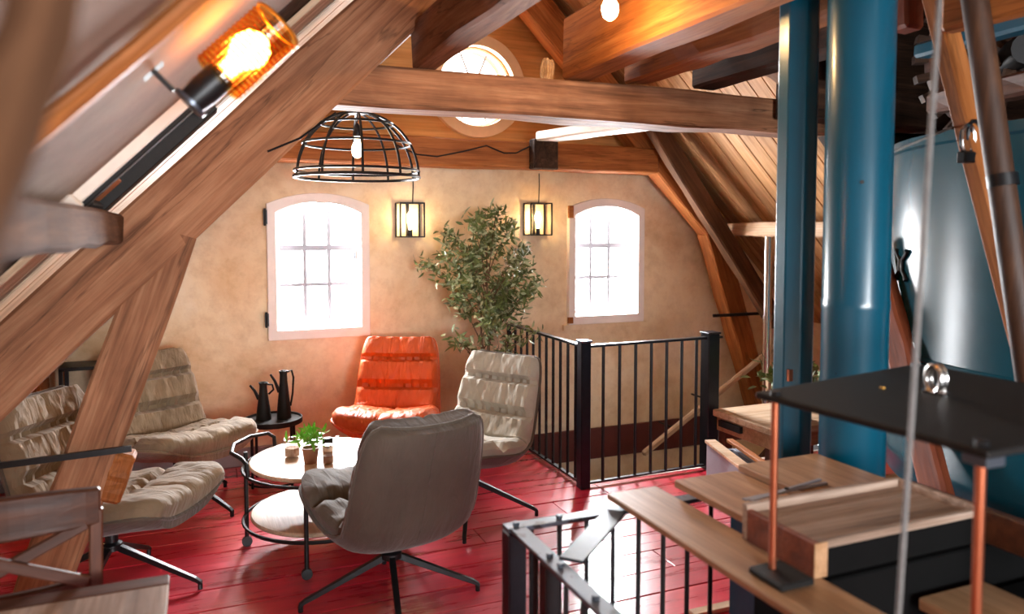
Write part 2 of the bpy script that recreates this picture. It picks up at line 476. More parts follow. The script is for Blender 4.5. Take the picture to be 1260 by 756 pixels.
def copy_tree(o, parent=None):
    c = o.copy(); COL.objects.link(c); c.parent = parent
    for ch in list(o.children): copy_tree(ch, c)
    return c


def box(name, x0, x1, y0, y1, z0, z1, mat, parent=None, bevel=0.0):
    """box whose origin sits at its own base centre"""
    cx, cy, cz = (x0 + x1) / 2, (y0 + y1) / 2, z0
    return MB().box(x0 - cx, x1 - cx, y0 - cy, y1 - cy, 0, z1 - z0).build(name, mat, parent, bevel=bevel, loc=(cx, cy, cz))


def timber(name, p0, p1, w, h, mat, parent=None, side=(0, 1, 0), bevel=0.012, wob=0.006, seg=9):
    """hewn beam, long axis = local X; w across `side`, h across the third axis; edges slightly uneven"""
    p0 = Vector(p0); p1 = Vector(p1); d = p1 - p0; L = d.length
    x = d.normalized(); y = Vector(side); y = (y - x * y.dot(x)).normalized(); z = x.cross(y)
    rnd = random.Random(int(abs(p0.x * 971 + p0.y * 377 + p0.z * 1531 + L * 83) * 100))
    m = MB(); vs = []; fs = []
    for i in range(seg + 1):
        t = i / seg
        for sy, sz in ((-1, -1), (1, -1), (1, 1), (-1, 1)):
            vs.append((L * t, sy * w / 2 + rnd.uniform(-wob, wob), sz * h / 2 + rnd.uniform(-wob, wob)))
    for i in range(seg):
        a = i * 4; b = a + 4
        for k in range(4):
            l = (k + 1) % 4; fs.append((a + k, a + l, b + l, b + k))
    fs += [(3, 2, 1, 0), tuple(seg * 4 + k for k in range(4))]
    m.add(vs, fs)
    o = m.build(name, mat, None, bevel=bevel)
    mw = Matrix((x, y, z)).transposed().to_4x4(); mw.translation = p0
    if parent is not None:
        o.parent = parent; o.matrix_basis = parent.matrix_basis.inverted() @ mw if parent.parent is None else mw
    else: o.matrix_basis = mw
    return o


def arc_pts(cx, cz, r, a0, a1, n): return [(cx + r * cos(a0 + (a1 - a0) * i / n), cz + r * sin(a0 + (a1 - a0) * i / n)) for i in range(n + 1)]


def arched(x0, x1, z0, zs, zt, n=10):
    """outline of a window with a flat segment arch: springing zs, crown zt"""
    w = (x1 - x0) / 2; h = zt - zs; R = (w * w + h * h) / (2 * h); cx = (x0 + x1) / 2; cz = zt - R
    a = math.asin(w / R)
    top = [(cx + R * sin(a - 2 * a * i / n), cz + R * cos(a - 2 * a * i / n)) for i in range(n + 1)]
    return [(x0, z0), (x1, z0)] + top


XZ = lambda y_sign=1: (lambda u, v, w: (u, w, v))

# ================================================================ THE SETTING
YW = 5.58          # inner face of the gable wall
CX = 2.0           # the building's axis
RIDGE = 4.08       # underside of the roof boards: |X-CX| = RIDGE - Z
KW = 0.80          # knee wall height
STAIR = (2.30, 5.0, 4.30, 5.58)     # stair opening beside the gable
HATCH = (0.76, 1.16, -1.2, 1.80)     # stair opening in front of the camera

# gable wall -------------------------------------------------------------
win_hole = lambda x0, x1: arched(x0 + 0.055, x1 - 0.055, 0.945, 1.79, 1.865)
HL = win_hole(0.44, 1.16); HR = win_hole(2.80, 3.52)
round_hole = arc_pts(2.01, 2.77, 0.312, 0, 2 * pi, 40)[:-1]
lowz, splitz = -2.4, 2.25
hw = lambda z: RIDGE + 0.1 - z
wall = MB().prism([(CX - 3.4, lowz), (CX + 3.4, lowz), (CX + 3.4, KW), (CX + hw(splitz), splitz), (CX - hw(splitz), splitz), (CX - 3.4, KW)], [HL, HR], YW, YW + 0.24, XZ())
wall_back = struct(wall.build('wall_back', 'plaster'))
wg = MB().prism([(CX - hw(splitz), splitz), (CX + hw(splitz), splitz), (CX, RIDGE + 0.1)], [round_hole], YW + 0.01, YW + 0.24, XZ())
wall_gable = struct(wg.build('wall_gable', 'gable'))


def window(n, x0, x1, side):
    """white arched frame standing proud of the plaster, deep reveal, outer sash with thin glazing bars"""
    o = empty('window_%d' % n, ((x0 + x1) / 2, YW, 0.88)); struct(o)
    inv = Matrix.Translation(-o.location)
    off = o.location
    t3 = lambda u, v, w: (u - off.x, w - off.y, v - off.z)
    outer = arched(x0, x1, 0.88, 1.845, 1.925)
    inner = arched(x0 + 0.062, x1 - 0.062, 0.95, 1.782, 1.86)
    MB().prism(outer, [inner], YW - 0.045, YW + 0.01, t3).build('window_frame', 'white', o, bevel=0.006)
    # reveal lining
    ro = arched(x0 + 0.056, x1 - 0.056, 0.944, 1.789, 1.866); ri = arched(x0 + 0.07, x1 - 0.07, 0.958, 1.775, 1.85)
    MB().prism(ro, [ri], YW + 0.012, YW + 0.22, t3).build('reveal', 'white', o)
    # sash at the outer face
    si = arched(x0 + 0.098, x1 - 0.098, 0.985, 1.752, 1.822)
    sx0, sx1 = x0 + 0.098, x1 - 0.098
    so = arched(x0 + 0.0705, x1 - 0.0705, 0.9585, 1.7745, 1.8495)
    MB().prism(so, [si], YW + 0.09, YW + 0.13, t3).build('sash', 'white', o, bevel=0.004)
    w = (sx1 - sx0) / 3
    zs = (0.985, 1.262, 1.53, 1.80)
    for k in (1, 2):
        MB().box(sx0 + k * w - 0.013, sx0 + k * w + 0.013, YW + 0.095, YW + 0.125, 0.985, 1.812).build('glazing_bar', 'barpaint', o).location = -off
    for k in (1, 2):
        t = 0.013 if k == 1 else 0.02
        MB().box(sx0, sx1, YW + 0.097, YW + 0.123, zs[k] - t, zs[k] + t).build('glazing_bar', 'barpaint', o).location = -off
    for i in range(3):
        for j in range(3):
            a, b = sx0 + i * w + 0.008, sx0 + (i + 1) * w - 0.008
            top = zs[j + 1] - 0.01 if j < 2 else 1.79
            MB().box(a, b, YW + 0.108, YW + 0.111, zs[j] + 0.008, top).build('pane', 'glass', o).location = -off
    sgn = x0 if side < 0 else x1
    for z in ((0.985, 1.075), (1.70, 1.80)):
        if n == 1:
            m = MB().box(x0 - 0.022, x0 + 0.004, YW - 0.06, YW - 0.03, z[0], z[1]); m.cyl((x0 - 0.012, YW - 0.055, z[0] - 0.01), (x0 - 0.012, YW - 0.055, z[1] + 0.01), 0.009, 8)
            m.build('hinge', 'black', o).location = -off
        else:
            m = MB().box(x0 - 0.012, x0 + 0.03, YW - 0.065, YW - 0.04, z[0] - 0.09 if z[0] < 1 else z[0] + 0.06, z[1] - 0.13 if z[0] < 1 else z[1] + 0.06)
            m.build('catch_block', 'beam_orange', o).location = -off
    MB().box(x1 - 0.10, x1 - 0.085, YW + 0.065, YW + 0.09, 1.45, 1.49).build('latch', 'steel', o).location = -off
    return o


window(1, 0.44, 1.16, -1)
w2 = window(2, 2.80, 3.52, -1)
MB().box(2.76, 3.56, YW - 0.03, YW, 0.835, 0.878).build('sill_board', 'plaster', w2).location = -w2.location
w3 = empty('window_3', (2.01, YW, 2.36)); struct(w3)
t3 = lambda u, v, w: (u - 2.01, w - YW, v - 2.36)
MB().prism(arc_pts(2.01, 2.77, 0.395, 0, 2 * pi, 48)[:-1], [arc_pts(2.01, 2.77, 0.308, 0, 2 * pi, 48)[:-1]], YW - 0.05, YW + 0.01, t3).build('window_frame', 'cream', w3, bevel=0.008)
MB().prism(arc_pts(2.01, 2.77, 0.308, 0, 2 * pi, 48)[:-1], [arc_pts(2.01, 2.77, 0.288, 0, 2 * pi, 48)[:-1]], YW + 0.04, YW + 0.08, t3).build('sash', 'white', w3)
for k in range(4):
    a = k * pi / 4 + pi / 8
    d = Vector((cos(a), 0, sin(a))) * 0.29; c = Vector((0, 0.06, 2.77 - 2.36))
    MB().cyl(c - d, c + d, 0.008, 6).build('glazing_bar', 'barpaint', w3)
MB().cyl((0, 0.058, 0.41), (0, 0.062, 0.41), 0.289, 40).build('pane', 'glass', w3)

# lower level behind the stair openings, floor slab, other walls -----------
m = MB()
xs = [-1.5, HATCH[0], HATCH[1], STAIR[0], STAIR[1], 6.2]; ys = [-2.6, HATCH[2], HATCH[3], STAIR[2], YW]
for i in range(len(xs) - 1):
    for j in range(len(ys) - 1):
        cx, cy = (xs[i] + xs[i + 1]) / 2, (ys[j] + ys[j + 1]) / 2
        if any(h[0] < cx < h[1] and h[2] < cy < h[3] for h in (STAIR, HATCH)): continue
        m.box(xs[i], xs[i + 1], ys[j], ys[j + 1], -0.16, -0.025)
floor = struct(m.build('floor', 'brown', weld=False))
bw = 0.205; y = 0.0; row = 0; rnd = random.Random(3)
plank_mesh = {}
YS = []
y = -0.42
while y < YW - 0.02:
    YS.append((y, min(y + bw, YW - 0.004))); y += bw
for (ya, yb) in YS:
    ivals = [(-1.38, 6.0)]
    for h in (STAIR, HATCH):
        if yb > h[2] + 0.01 and ya < h[3] - 0.01:
            nv = []
            for a, b in ivals:
                if h[0] > a: nv.append((a, min(b, h[0])))
                if h[1] < b: nv.append((max(a, h[1]), b))
            ivals = nv
    for a, b in ivals:
        cuts = [a]; x = a + rnd.uniform(1.5, 5.5)
        while x < b - 0.7:
            cuts.append(x); x += rnd.uniform(3.5, 5.0)
        cuts.append(b)
        for p, q in zip(cuts[:-1], cuts[1:]):
            o = box('floor_board', p + 0.002, q - 0.002, ya + 0.003, yb - 0.003, -0.025, rnd.uniform(-0.0012, 0.0012), 'floor', floor, bevel=0.003)
m = MB()
m.box(-1.5, 6.2, -2.6, YW, -2.5, -2.4)
m.box(-1.6, -1.5, -2.6, YW, -2.5, -0.16); m.box(6.2, 6.3, -2.6, YW, -2.5, -0.16); m.box(-1.6, 6.3, -2.7, -2.6, -2.5, -0.16)
struct(m.build('floor_below', 'plaster_low'))

# knee walls, roof slopes, walls round the mill bay, rear wall
for sx, nm in ((-1, 'wall_left'),):
    x = CX + sx * (RIDGE - KW)
    struct(MB().box(x - 0.1, x, -2.6, YW, 0, KW).build(nm, 'plaster'))
x = CX + (RIDGE - KW)
struct(MB().box(x, x + 0.1, 3.5, YW, 0, KW).build('wall_right', 'plaster'))


def slope(name, sx, y0, y1, z_lo, z_hi, mat, thick=0.04, lift=0.03):
    """roof slab behind the boards"""
    x0, x1 = CX + sx * (RIDGE - z_lo), CX + sx * (RIDGE - z_hi)
    n = Vector((sx, 0, 1)).normalized()
    a = Vector((x0, y0, z_lo)) + n * lift; b = Vector((x1, y0, z_hi)) + n * lift
    vs = []
    for yy in (y0, y1):
        for p in (a, b, b + n * thick, a + n * thick): vs.append((p.x, yy, p.z))
    return MB().add(vs, [(0, 1, 2, 3), (7, 6, 5, 4), (0, 4, 5, 1), (1, 5, 6, 2), (2, 6, 7, 3), (3, 7, 4, 0)]).build(name, mat)


cl = struct(slope('ceiling_left', -1, -2.6, YW + 0.02, KW - 0.05, RIDGE, 'beam_dark'))
cr = struct(slope('ceiling_right', 1, 3.4, YW + 0.02, KW - 0.05, RIDGE, 'beam_dark'))
crf = struct(slope('ceiling_right_front', 1, -2.6, 3.4, 2.9, RIDGE, 'beam_dark'))


def slope_boards(parent, sx, y0, y1, wd, z_lo, z_hi, mat, rndv):
    y = y0; x = CX
    a = Vector((CX + sx * (RIDGE - z_lo), 0, z_lo)); b = Vector((CX + sx * (RIDGE - z_hi), 0, z_hi))
    d = (b - a); L = d.length; ex = d.normalized(); ey = Vector((0, 1, 0)); ez = Vector((sx, 0, 1)).normalized()
    cache = {}
    while y < y1 - 0.02:
        w = min(wd * rndv.uniform(0.9, 1.12), y1 - y)
        mb = MB().box(0, L, 0.003, w - 0.003, 0.0, 0.024)
        o = mb.build('roof_board', mat, parent, bevel=0.003)
        mw = Matrix((ex, ey, ez)).transposed().to_4x4(); mw.translation = a + ey * y + ez * (rndv.uniform(-0.002, 0.002))
        o.matrix_basis = mw
        y += w


slope_boards(cl, -1, 2.98, YW, 0.13, KW, RIDGE - 0.03, 'pale', random.Random(5))
slope_boards(cr, 1, 3.42, YW, 0.145, KW, RIDGE - 0.03, 'honey', random.Random(6))
slope_boards(crf, 1, 1.6, 3.4, 0.16, 2.92, RIDGE - 0.03, 'beam_orange', random.Random(8))
# smooth grey plaster panels between the near rafters on the left
pl = slope('plaster_panel', -1, -1.2, 2.44, KW, 2.98, 'plaster_roof', 0.02, 0.0); pl.parent = cl
pl2 = slope('upper_board_panel', -1, -1.2, 2.98, 2.98, RIDGE - 0.03, 'pale', 0.02, 0.0); pl2.parent = cl
# the mill bay on the right: flat dark ceiling, dark boarded walls
struct(MB().box(3.0, 6.3, -2.6, 3.5, 2.98, 3.06).build('ceiling_mill_bay', 'beam_dark'))
wr = struct(MB().box(6.1, 6.2, -2.6, 3.5, -0.1, 2.98).build('wall_mill_bay', 'beam_dark'))
for k in range(26): box('wall_board', 6.06, 6.1, -1.6 + k * 0.195, -1.6 + k * 0.195 + 0.188, 0, 2.97, 'beam_dark', wr, bevel=0.004)
struct(MB().prism([(3.16, 2.98), (5.36, 0.78), (5.36, 0), (6.2, 0), (6.2, 2.98)], [], 3.46, 3.54, XZ()).build('wall_mill_bay_end', 'beam_dark'))
rear = MB().prism([(-1.5, -0.1), (6.2, -0.1), (6.2, 3.0), (3.1, 3.05), (CX, RIDGE + 0.1), (-1.4, 0.75)], [[(-0.25, 0.95), (2.05, 0.95), (2.05, 2.45), (-0.0, 2.45), (-0.25, 2.2)]], -2.7, -2.56, XZ())  # unseen rear opening, added for the fill light
struct(rear.build('wall_rear', 'plaster'))

# base boards and trims
bb = MB().box(-1.25, STAIR[0] - 0.03, YW - 0.025, YW, 0, 0.13)
struct(bb.build('baseboard_back', 'greybase', bevel=0.005))
struct(MB().box(STAIR[0], STAIR[1], YW - 0.03, YW, -0.27, -0.01).build('trim_1', 'maroon', bevel=0.006))
struct(MB().box(STAIR[0] - 0.02, STAIR[0] + 0.012, STAIR[2], YW - 0.03, -0.2, 0.004).build('trim_2', 'maroon'))
struct(MB().box(STAIR[0] - 0.02, STAIR[1], STAIR[2] - 0.005, STAIR[2] + 0.02, -0.2, 0.004).build('trim_3', 'offwhite'))
struct(MB().box(STAIR[0] - 0.03, STAIR[0] - 0.015, STAIR[2], YW - 0.03, 0.0, 0.012).build('trim_4', 'offwhite'))

# ================================================================ ROOF TIMBERS
s2 = sqrt(2)


def rafter_line(sx, c, z): return CX + sx * (c - z)


def truss_member(name, sx, yc, w, z0, z1, mat, label, c=3.82, h=0.26):
    o = timber(name, (rafter_line(sx, c, z0), yc, z0), (rafter_line(sx, c, z1), yc, z1), w, h, mat, side=(0, 1, 0))
    return tag(o, label, 'beam')


FY = 3.40   # front truss
truss_member('rafter', -1, FY, 0.22, 0.56, 3.72, 'beam', 'wide sloping oak rafter crossing in front of the left side of the room')
truss_member('rafter', 1, FY, 0.22, 0.62, 3.66, 'beam_dark', 'dark rafter on the right running down behind the blue posts')
GY = 5.40
truss_member('rafter', -1, GY, 0.16, 0.95, 3.70, 'beam', 'rafter against the gable wall, left of the round window')
truss_member('rafter', 1, GY, 0.16, 1.70, 3.64, 'beam_orange', 'honey brown rafter against the gable wall, right of the round window', c=3.80, h=0.24)


def leg(sx, yc, w, mat, label, pegs=False):
    top = Vector((CX + sx * 2.09, yc, 1.66)); d = Vector((sx * 0.355, 0, -1)); n = 1.66
    o = timber('truss_post', top + Vector((0, 0, 0.0)), top + d * n, w, 0.19, mat, side=(0, 1, 0))
    return tag(o, label, 'beam')


pst = leg(-1, FY - 0.01, 0.2, 'beam', 'leaning oak post in front of the brown armchair at far left')
leg(1, FY, 0.2, 'beam', 'leaning truss post at right, behind the blue column')
leg(1, GY, 0.16, 'beam_orange', 'leaning honey brown post on the gable wall beside the stair')
tag(timber('tie_beam', (0.47, FY, 2.288), (3.3, FY, 2.288), 0.2, 0.186, 'beam_stained', wob=0.008), 'long horizontal oak tie beam with dark stains across the upper middle', 'beam')
tag(timber('tie_beam', (0.5, GY - 0.01, 2.228), (3.5, GY - 0.01, 2.228), 0.2, 0.205, 'beam_orange'), 'honey coloured tie beam on the gable wall under the round window', 'beam')
# ceiling joists running towards the camera on top of the tie beam
tag(timber('ceiling_joist', (0.963, 0.4, 2.485), (0.963, 3.38, 2.485), 0.118, 0.208, 'beam', side=(1, 0, 0)), 'grey brown ceiling joist left of the round window', 'beam')
tag(timber('ceiling_joist', (1.745, 0.4, 2.548), (1.745, 3.38, 2.548), 0.154, 0.3, 'beam_orange', side=(1, 0, 0)), 'deep orange brown ceiling joist in the top middle, nearest the glowing bulb', 'beam')
tag(timber('ceiling_joist', (2.088, 1.935, 2.498), (2.088, 3.38, 2.498), 0.145, 0.19, 'beam_orange', side=(1, 0, 0)), 'narrower ceiling joist just right of the deep orange joist', 'beam')
tag(timber('ceiling_joist', (2.50, 2.3, 2.495), (2.50, 3.38, 2.495), 0.145, 0.18, 'beam_dark', side=(1, 0, 0), wob=0.003), 'dark ceiling joist meeting the top of the square blue post', 'beam')
tag(timber('cross_joist', (2.43, FY + 0.11, 2.27), (2.43, 5.17, 2.36), 0.2, 0.07, 'offwhite', side=(1, 0, 0), wob=0.003), 'joist coloured white to look lit, between the tie beam and the gable wall', 'beam')  # white colour carries the window and lamp light on this timber
tag(timber('joist_stub', (2.43, 5.18, 2.232), (2.43, 5.285, 2.232), 0.2, 0.22, 'beam_dark', side=(1, 0, 0)), 'dark end block in the middle of the gable tie beam', 'beam')
tag(timber('collar_beam', (2.46, 3.2, 2.66), (3.05, 3.2, 2.43), 0.12, 0.09, 'pale', side=(0, 1, 0)), 'short pale brace lying above the dark end of the tie beam', 'beam')
# light roof battens above the joists
for k, (yb_, zt) in enumerate(((3.30, 3.05), (2.75, 3.1))):
    tag(timber('roof_batten', (1.5, yb_ + 0.45, zt - 0.02), (2.9, yb_ - 0.2, zt + 0.12), 0.09, 0.11, 'pale', side=(0, 1, 0)),
        ('pale roof batten under the glowing bulb at top centre', 'upper pale roof batten behind the glowing bulb')[k], 'beam', 'pale roof battens')
# purlins at eye height
tag(timber('purlin', (-0.33, 0.9, 1.66), (-0.33, 3.28, 1.66), 0.13, 0.11, 'pole_x', side=(1, 0, 0)), 'out of focus purlin along the left roof slope, ending at the big rafter', 'beam')
tag(timber('purlin', (4.22, 3.2, 1.665), (4.22, YW, 1.665), 0.15, 0.11, 'pale', side=(1, 0, 0)), 'pale purlin along the right roof slope behind the square blue post', 'beam')
tag(timber('brace', (3.25, 5.15, 2.62), (4.62, 5.15, 0.85), 0.1, 0.15, 'pole_x'), 'dark diagonal brace on the right roof slope above the stair', 'beam')
# rafters close to the camera on the left slope
tag(timber('near_rafter', (-0.88, 1.44, 1.17), (0.9, 1.44, 2.95), 0.05, 0.03, 'beam_orange', side=(0, 1, 0)), 'blurred orange brown rafter close to the camera at upper left', 'beam')
tag(timber('near_post', (-0.062, 0.45, 1.80), (-0.187, 0.45, 1.36), 0.03, 0.03, 'pole_x', side=(0, 1, 0)), 'blurred slanting post close to the camera at the left edge', 'beam')

# skylight set in the left slope
ex = Vector((1, 0, 1)).normalized(); ez = Vector((1, 0, -1)).normalized()   # ez points into the room
sk0 = Vector((CX - (RIDGE - 1.72), 2.44, 1.72))
sky = empty('skylight', sk0); sky.rotation_euler = Matrix((ex, Vector((0, 1, 0)), -ez)).transposed().to_euler()
sky['kind'] = 'structure'
LS = 0.56
for n_, x0, x1, y0, y1, z0, z1, mt in (
        ('frame_bar', 0, LS, 0.43, 0.53, -0.05, 0.02, 'blackmatte'), ('frame_bar', 0, LS, 0.10, 0.15, -0.035, 0.02, 'blackmatte'),
        ('frame_bar', 0, 0.06, 0.15, 0.43, -0.04, 0.02, 'blackmatte'), ('frame_bar', LS - 0.06, LS, 0.15, 0.43, -0.04, 0.02, 'blackmatte'),
        ('lining_board', 0, LS, 0.02, 0.10, -0.012, 0.02, 'brown'), ('edge_strip', -0.02, LS, 0.0, 0.02, -0.03, 0.02, 'offwhite'),
        ('blind', 0.06, LS - 0.06, 0.15, 0.43, 0.0, 0.012, 'offwhite'), ('blind_rail', 0.06, 0.16, 0.17, 0.41, -0.02, 0.0, 'beam_orange')):
    MB().box(x0, x1, y0, y1, z0, z1).build(n_, mt, sky, bevel=0.003)
hb = MB().box(-0.05, 0.05, -0.06, -0.005, -0.045, 0.0).build('handle_block', 'offwhite', sky, bevel=0.006)

# iron strap and wedge block on the leaning post
sb = MB().box(-0.95, -0.29, -0.006, 0.006, -0.012, 0.012, Matrix.Rotation(radians(-2.0), 4, 'Y'))
tag(sb.build('iron_rail', 'black', loc=(0.03, FY - 0.125, 0.809)), 'thin black iron bar running to the leaning post at far left', 'rail')
tag(timber('wedge_block', (-0.285, FY - 0.05, 0.773), (-0.352, FY - 0.05, 0.583), 0.11, 0.085, 'beam_orange', wob=0.004), 'short wooden block fixed to the right side of the leaning post', 'block')

# ================================================================ RAILINGS
def railing_bar(name, p0, p1, w, h, mat, parent):
    p0 = Vector(p0); p1 = Vector(p1); d = p1 - p0
    m = MB().box(0, d.length, -w / 2, w / 2, -h / 2, h / 2)
    o = m.build(name, mat, parent, bevel=min(w, h) * 0.15)
    x = d.normalized(); up = Vector((0, 0, 1)) if abs(x.z) < 0.9 else Vector((1, 0, 0))
    y = up.cross(x).normalized(); z = x.cross(y)
    mw = Matrix((x, y, z)).transposed().to_4x4(); mw.translation = p0
    o.matrix_basis = mw
    return o


RX, RY, RH = 2.255, 4.245, 0.93
R = empty('stair_railing', (RX, RY, 0)); tag(R, 'black metal railing with upright bars round the stair opening by the gable wall', 'railing')
bal = MB().cyl((0, 0, 0.035), (0, 0, RH - 0.02), 0.0105, 8).build('baluster', 'black', R, smooth=True)
first = True


def baluster(x, y, src, parent):
    o = src.copy(); COL.objects.link(o); o.parent = parent; o.location = (x, y, 0)
    return o


for k in range(1, 11): baluster(0, k * 0.113, bal, R)
for k in range(1, 7): baluster(0.02 + k * 0.123, 0.003 * k, bal, R)
bal.location = (0.02 + 7 * 0.123, 0.022, 0)
for (x, y, w) in ((0, 0, 0.07), (1.0, 0.03, 0.095)):
    p = MB().box(x - w / 2, x + w / 2, y - w / 2, y + w / 2, 0, RH + 0.015).build('post', 'blackblue', R, bevel=0.006)
    c = MB().box(x - w / 2 - 0.006, x + w / 2 + 0.006, y - w / 2 - 0.006, y + w / 2 + 0.006, RH + 0.015, RH + 0.028).build('post_cap', 'steel' if x == 0 else 'blackblue', R, bevel=0.004)
railing_bar('post', (0, 1.26, 0), (0, 1.26, RH), 0.03, 0.03, 'black', R)
railing_bar('top_rail', (0, 0, RH - 0.012), (0, 1.30, RH - 0.012), 0.045, 0.016, 'blackblue', R)
railing_bar('top_rail', (0, 0, RH - 0.012), (1.09, 0.03, RH - 0.012), 0.045, 0.016, 'blackblue', R)
railing_bar('bottom_rail', (0, 0, 0.03), (0, 1.30, 0.03), 0.03, 0.012, 'black', R)
railing_bar('bottom_rail', (0, 0, 0.03), (1.0, 0.03, 0.03), 0.03, 0.012, 'black', R)

# railing in the foreground
FX, FYR, FH = 0.742, 1.865, 0.855
R2 = empty('hatch_railing', (FX, FYR, 0)); tag(R2, 'black steel railing with bolted flat top strips in the foreground', 'railing')
P = 0.052
MB().box(0, P, -P, 0, 0, FH - 0.008).build('post', 'blackblue', R2, bevel=0.004)
bal2 = MB().cyl((0, 0, 0.03), (0, 0, FH - 0.01), 0.007, 8).build('baluster', 'black', R2, smooth=True)
for k in range(1, 12): baluster(0.075 + k * 0.0845, -0.03, bal2, R2)
for k in range(1, 14): baluster(0.03, -0.075 - k * 0.0845, bal2, R2)
bal2.location = (0.075, -0.03, 0)
MB().box(0.01, 0.05, -0.26, -0.22, 0, FH - 0.01).build('post', 'black', R2, bevel=0.003)
strip_mat = 'steel'
railing_bar('top_strip', (0.03, 0.0, FH), (0.03, -1.55, FH), 0.046, 0.012, strip_mat, R2)
railing_bar('top_strip', (0.0, -0.027, FH + 0.001), (1.1, -0.027, FH + 0.001), 0.046, 0.012, strip_mat, R2)
br = railing_bar('corner_brace', (0.325, -0.05, FH + 0.009), (0.065, -0.285, FH + 0.009), 0.062, 0.008, 'blackblue', R2)
for x, y in ((0.03, -0.03), (0.03, -0.24), (0.03, -0.30), (0.03, -0.47), (0.16, -0.027), (0.03, -0.62)):
    MB().cyl((x, y, FH + 0.006), (x, y, FH + 0.016), 0.009, 8).build('bolt', 'steel', R2)

# ================================================================ STAIR
ST = empty('staircase', (3.4, 4.9, -2.0)); tag(ST, 'wooden stair going down along the gable wall behind the black railing', 'stairs')
for k in range(7):
    x = 4.9 - k * 0.24 - 3.4; z = -0.24 - k * 0.2 + 2.0
    MB().box(x - 0.14, x + 0.14, -0.4, 0.4, z - 0.035, z).build('tread', 'brown', ST, bevel=0.005)
for yy in (-0.43, 0.40):
    railing_bar('stringer', (1.7, yy + 0.015, 1.93), (-0.3, yy + 0.015, 0.27), 0.03, 0.2, 'brown', ST)
HRL = timber('stair_handrail', (3.34, 5.25, -0.18), (4.76, 5.25, 0.67), 0.045, 0.05, 'pale', wob=0.001, bevel=0.012, seg=3)
tag(HRL, 'pale wooden handrail rising to the right along the stair wall', 'handrail')
for t in (0.25, 0.5):
    p = Vector((3.34, 5.27, -0.18)).lerp(Vector((4.76, 5.27, 0.67)), t)
    o = MB().tube([(0, 0, -0.02), (0, 0.12, -0.05), (0, 0.305, -0.05)], 0.008, 6).build('bracket', 'black', HRL)
    o.matrix_basis = HRL.matrix_basis.inverted() @ Matrix.Translation(p)


# ================================================================ LOUNGE CHAIRS
def catmull(pts, t):
    n = len(pts) - 1; f = min(t * n, n - 1e-6); i = int(f); u = f - i
    p = [pts[max(0, min(n, i + k))] for k in (-1, 0, 1, 2)]
    return tuple(0.5 * ((2 * b) + (-a + c) * u + (2 * a - 5 * b + 4 * c - d) * u * u + (-a + 3 * b - 3 * c + d) * u ** 3) for a, b, c, d in zip(*p))


# side profile: (forward, up, half width)
PROF = [(0.47, 0.405, 0.27), (0.42, 0.415, 0.335), (0.28, 0.40, 0.365), (0.10, 0.365, 0.365), (-0.06, 0.345, 0.35), (-0.185, 0.365, 0.335),
        (-0.265, 0.45, 0.325), (-0.315, 0.57, 0.318), (-0.365, 0.70, 0.308), (-0.405, 0.80, 0.292), (-0.435, 0.865, 0.262), (-0.442, 0.885, 0.22)]
BEND = 0.50
PROF = [(x * 0.9 - 0.03, z, w * 0.9) for x, z, w in PROF]


def prof(t):
    x, z, w = catmull(PROF, t); x2, z2, _ = catmull(PROF, min(1, t + 0.004)); x1, z1, _ = catmull(PROF, max(0, t - 0.004))
    tx, tz = x2 - x1, z2 - z1; l = sqrt(tx * tx + tz * tz)
    return x, z, w, tz / l * 1.0, -tx / l     # normal pointing to the sitter (up / forward)


def surf(u, t, h):
    x, z, w, nx, nz = prof(t)
    wing = 0.055 * abs(u) ** 2.6 * (1.0 if t < BEND else 0.75)
    return (x + nx * (h + wing), u * w, z + nz * (h + wing))


SEAMS = (0.625, 0.755)


def cush_h(u, t, t0, t1, seams, centre):
    a = (t - t0) / (t1 - t0)
    e = (max(0.0, 1 - abs(u) ** 7) ** 0.5) * (max(0.0, 1 - abs(2 * a - 1) ** 9) ** 0.5)
    h = 0.095
    for s in seams: h -= 0.062 * exp(-((t - s) / 0.014) ** 2)
    for uc, dep in centre: h -= dep * exp(-((u - uc) / 0.035) ** 2)
    h += 0.006 * sin(u * 21 + t * 9) * sin(t * 60 + u * 3) * 0.8
    h += 0.012 * cos(u * 30) * (1 if seams else 0.3) * sum(exp(-((t - s) / 0.04) ** 2) for s in seams)
    return 0.012 + h * e


def cushion(t0, t1, seams, centre, nu=30, nv=34):
    m = MB()
    top = lambda i, j: surf(-0.985 + 1.97 * i, t0 + (t1 - t0) * j, cush_h(-0.985 + 1.97 * i, t0 + (t1 - t0) * j, t0, t1, seams, centre))
    bot = lambda i, j: surf(-0.985 + 1.97 * i, t0 + (t1 - t0) * j, 0.006)
    m.grid(top, nu, nv); m.grid(bot, nu, nv)
    w = nu + 1; off = w * (nv + 1)
    ring = [i for i in range(w)] + [j * w + nu for j in range(1, nv + 1)] + [nv * w + i for i in range(nu - 1, -1, -1)] + [j * w for j in range(nv - 1, 0, -1)]
    for k in range(len(ring)):
        a, b = ring[k], ring[(k + 1) % len(ring)]
        m.f.append((a, b, off + b, off + a))
    return m


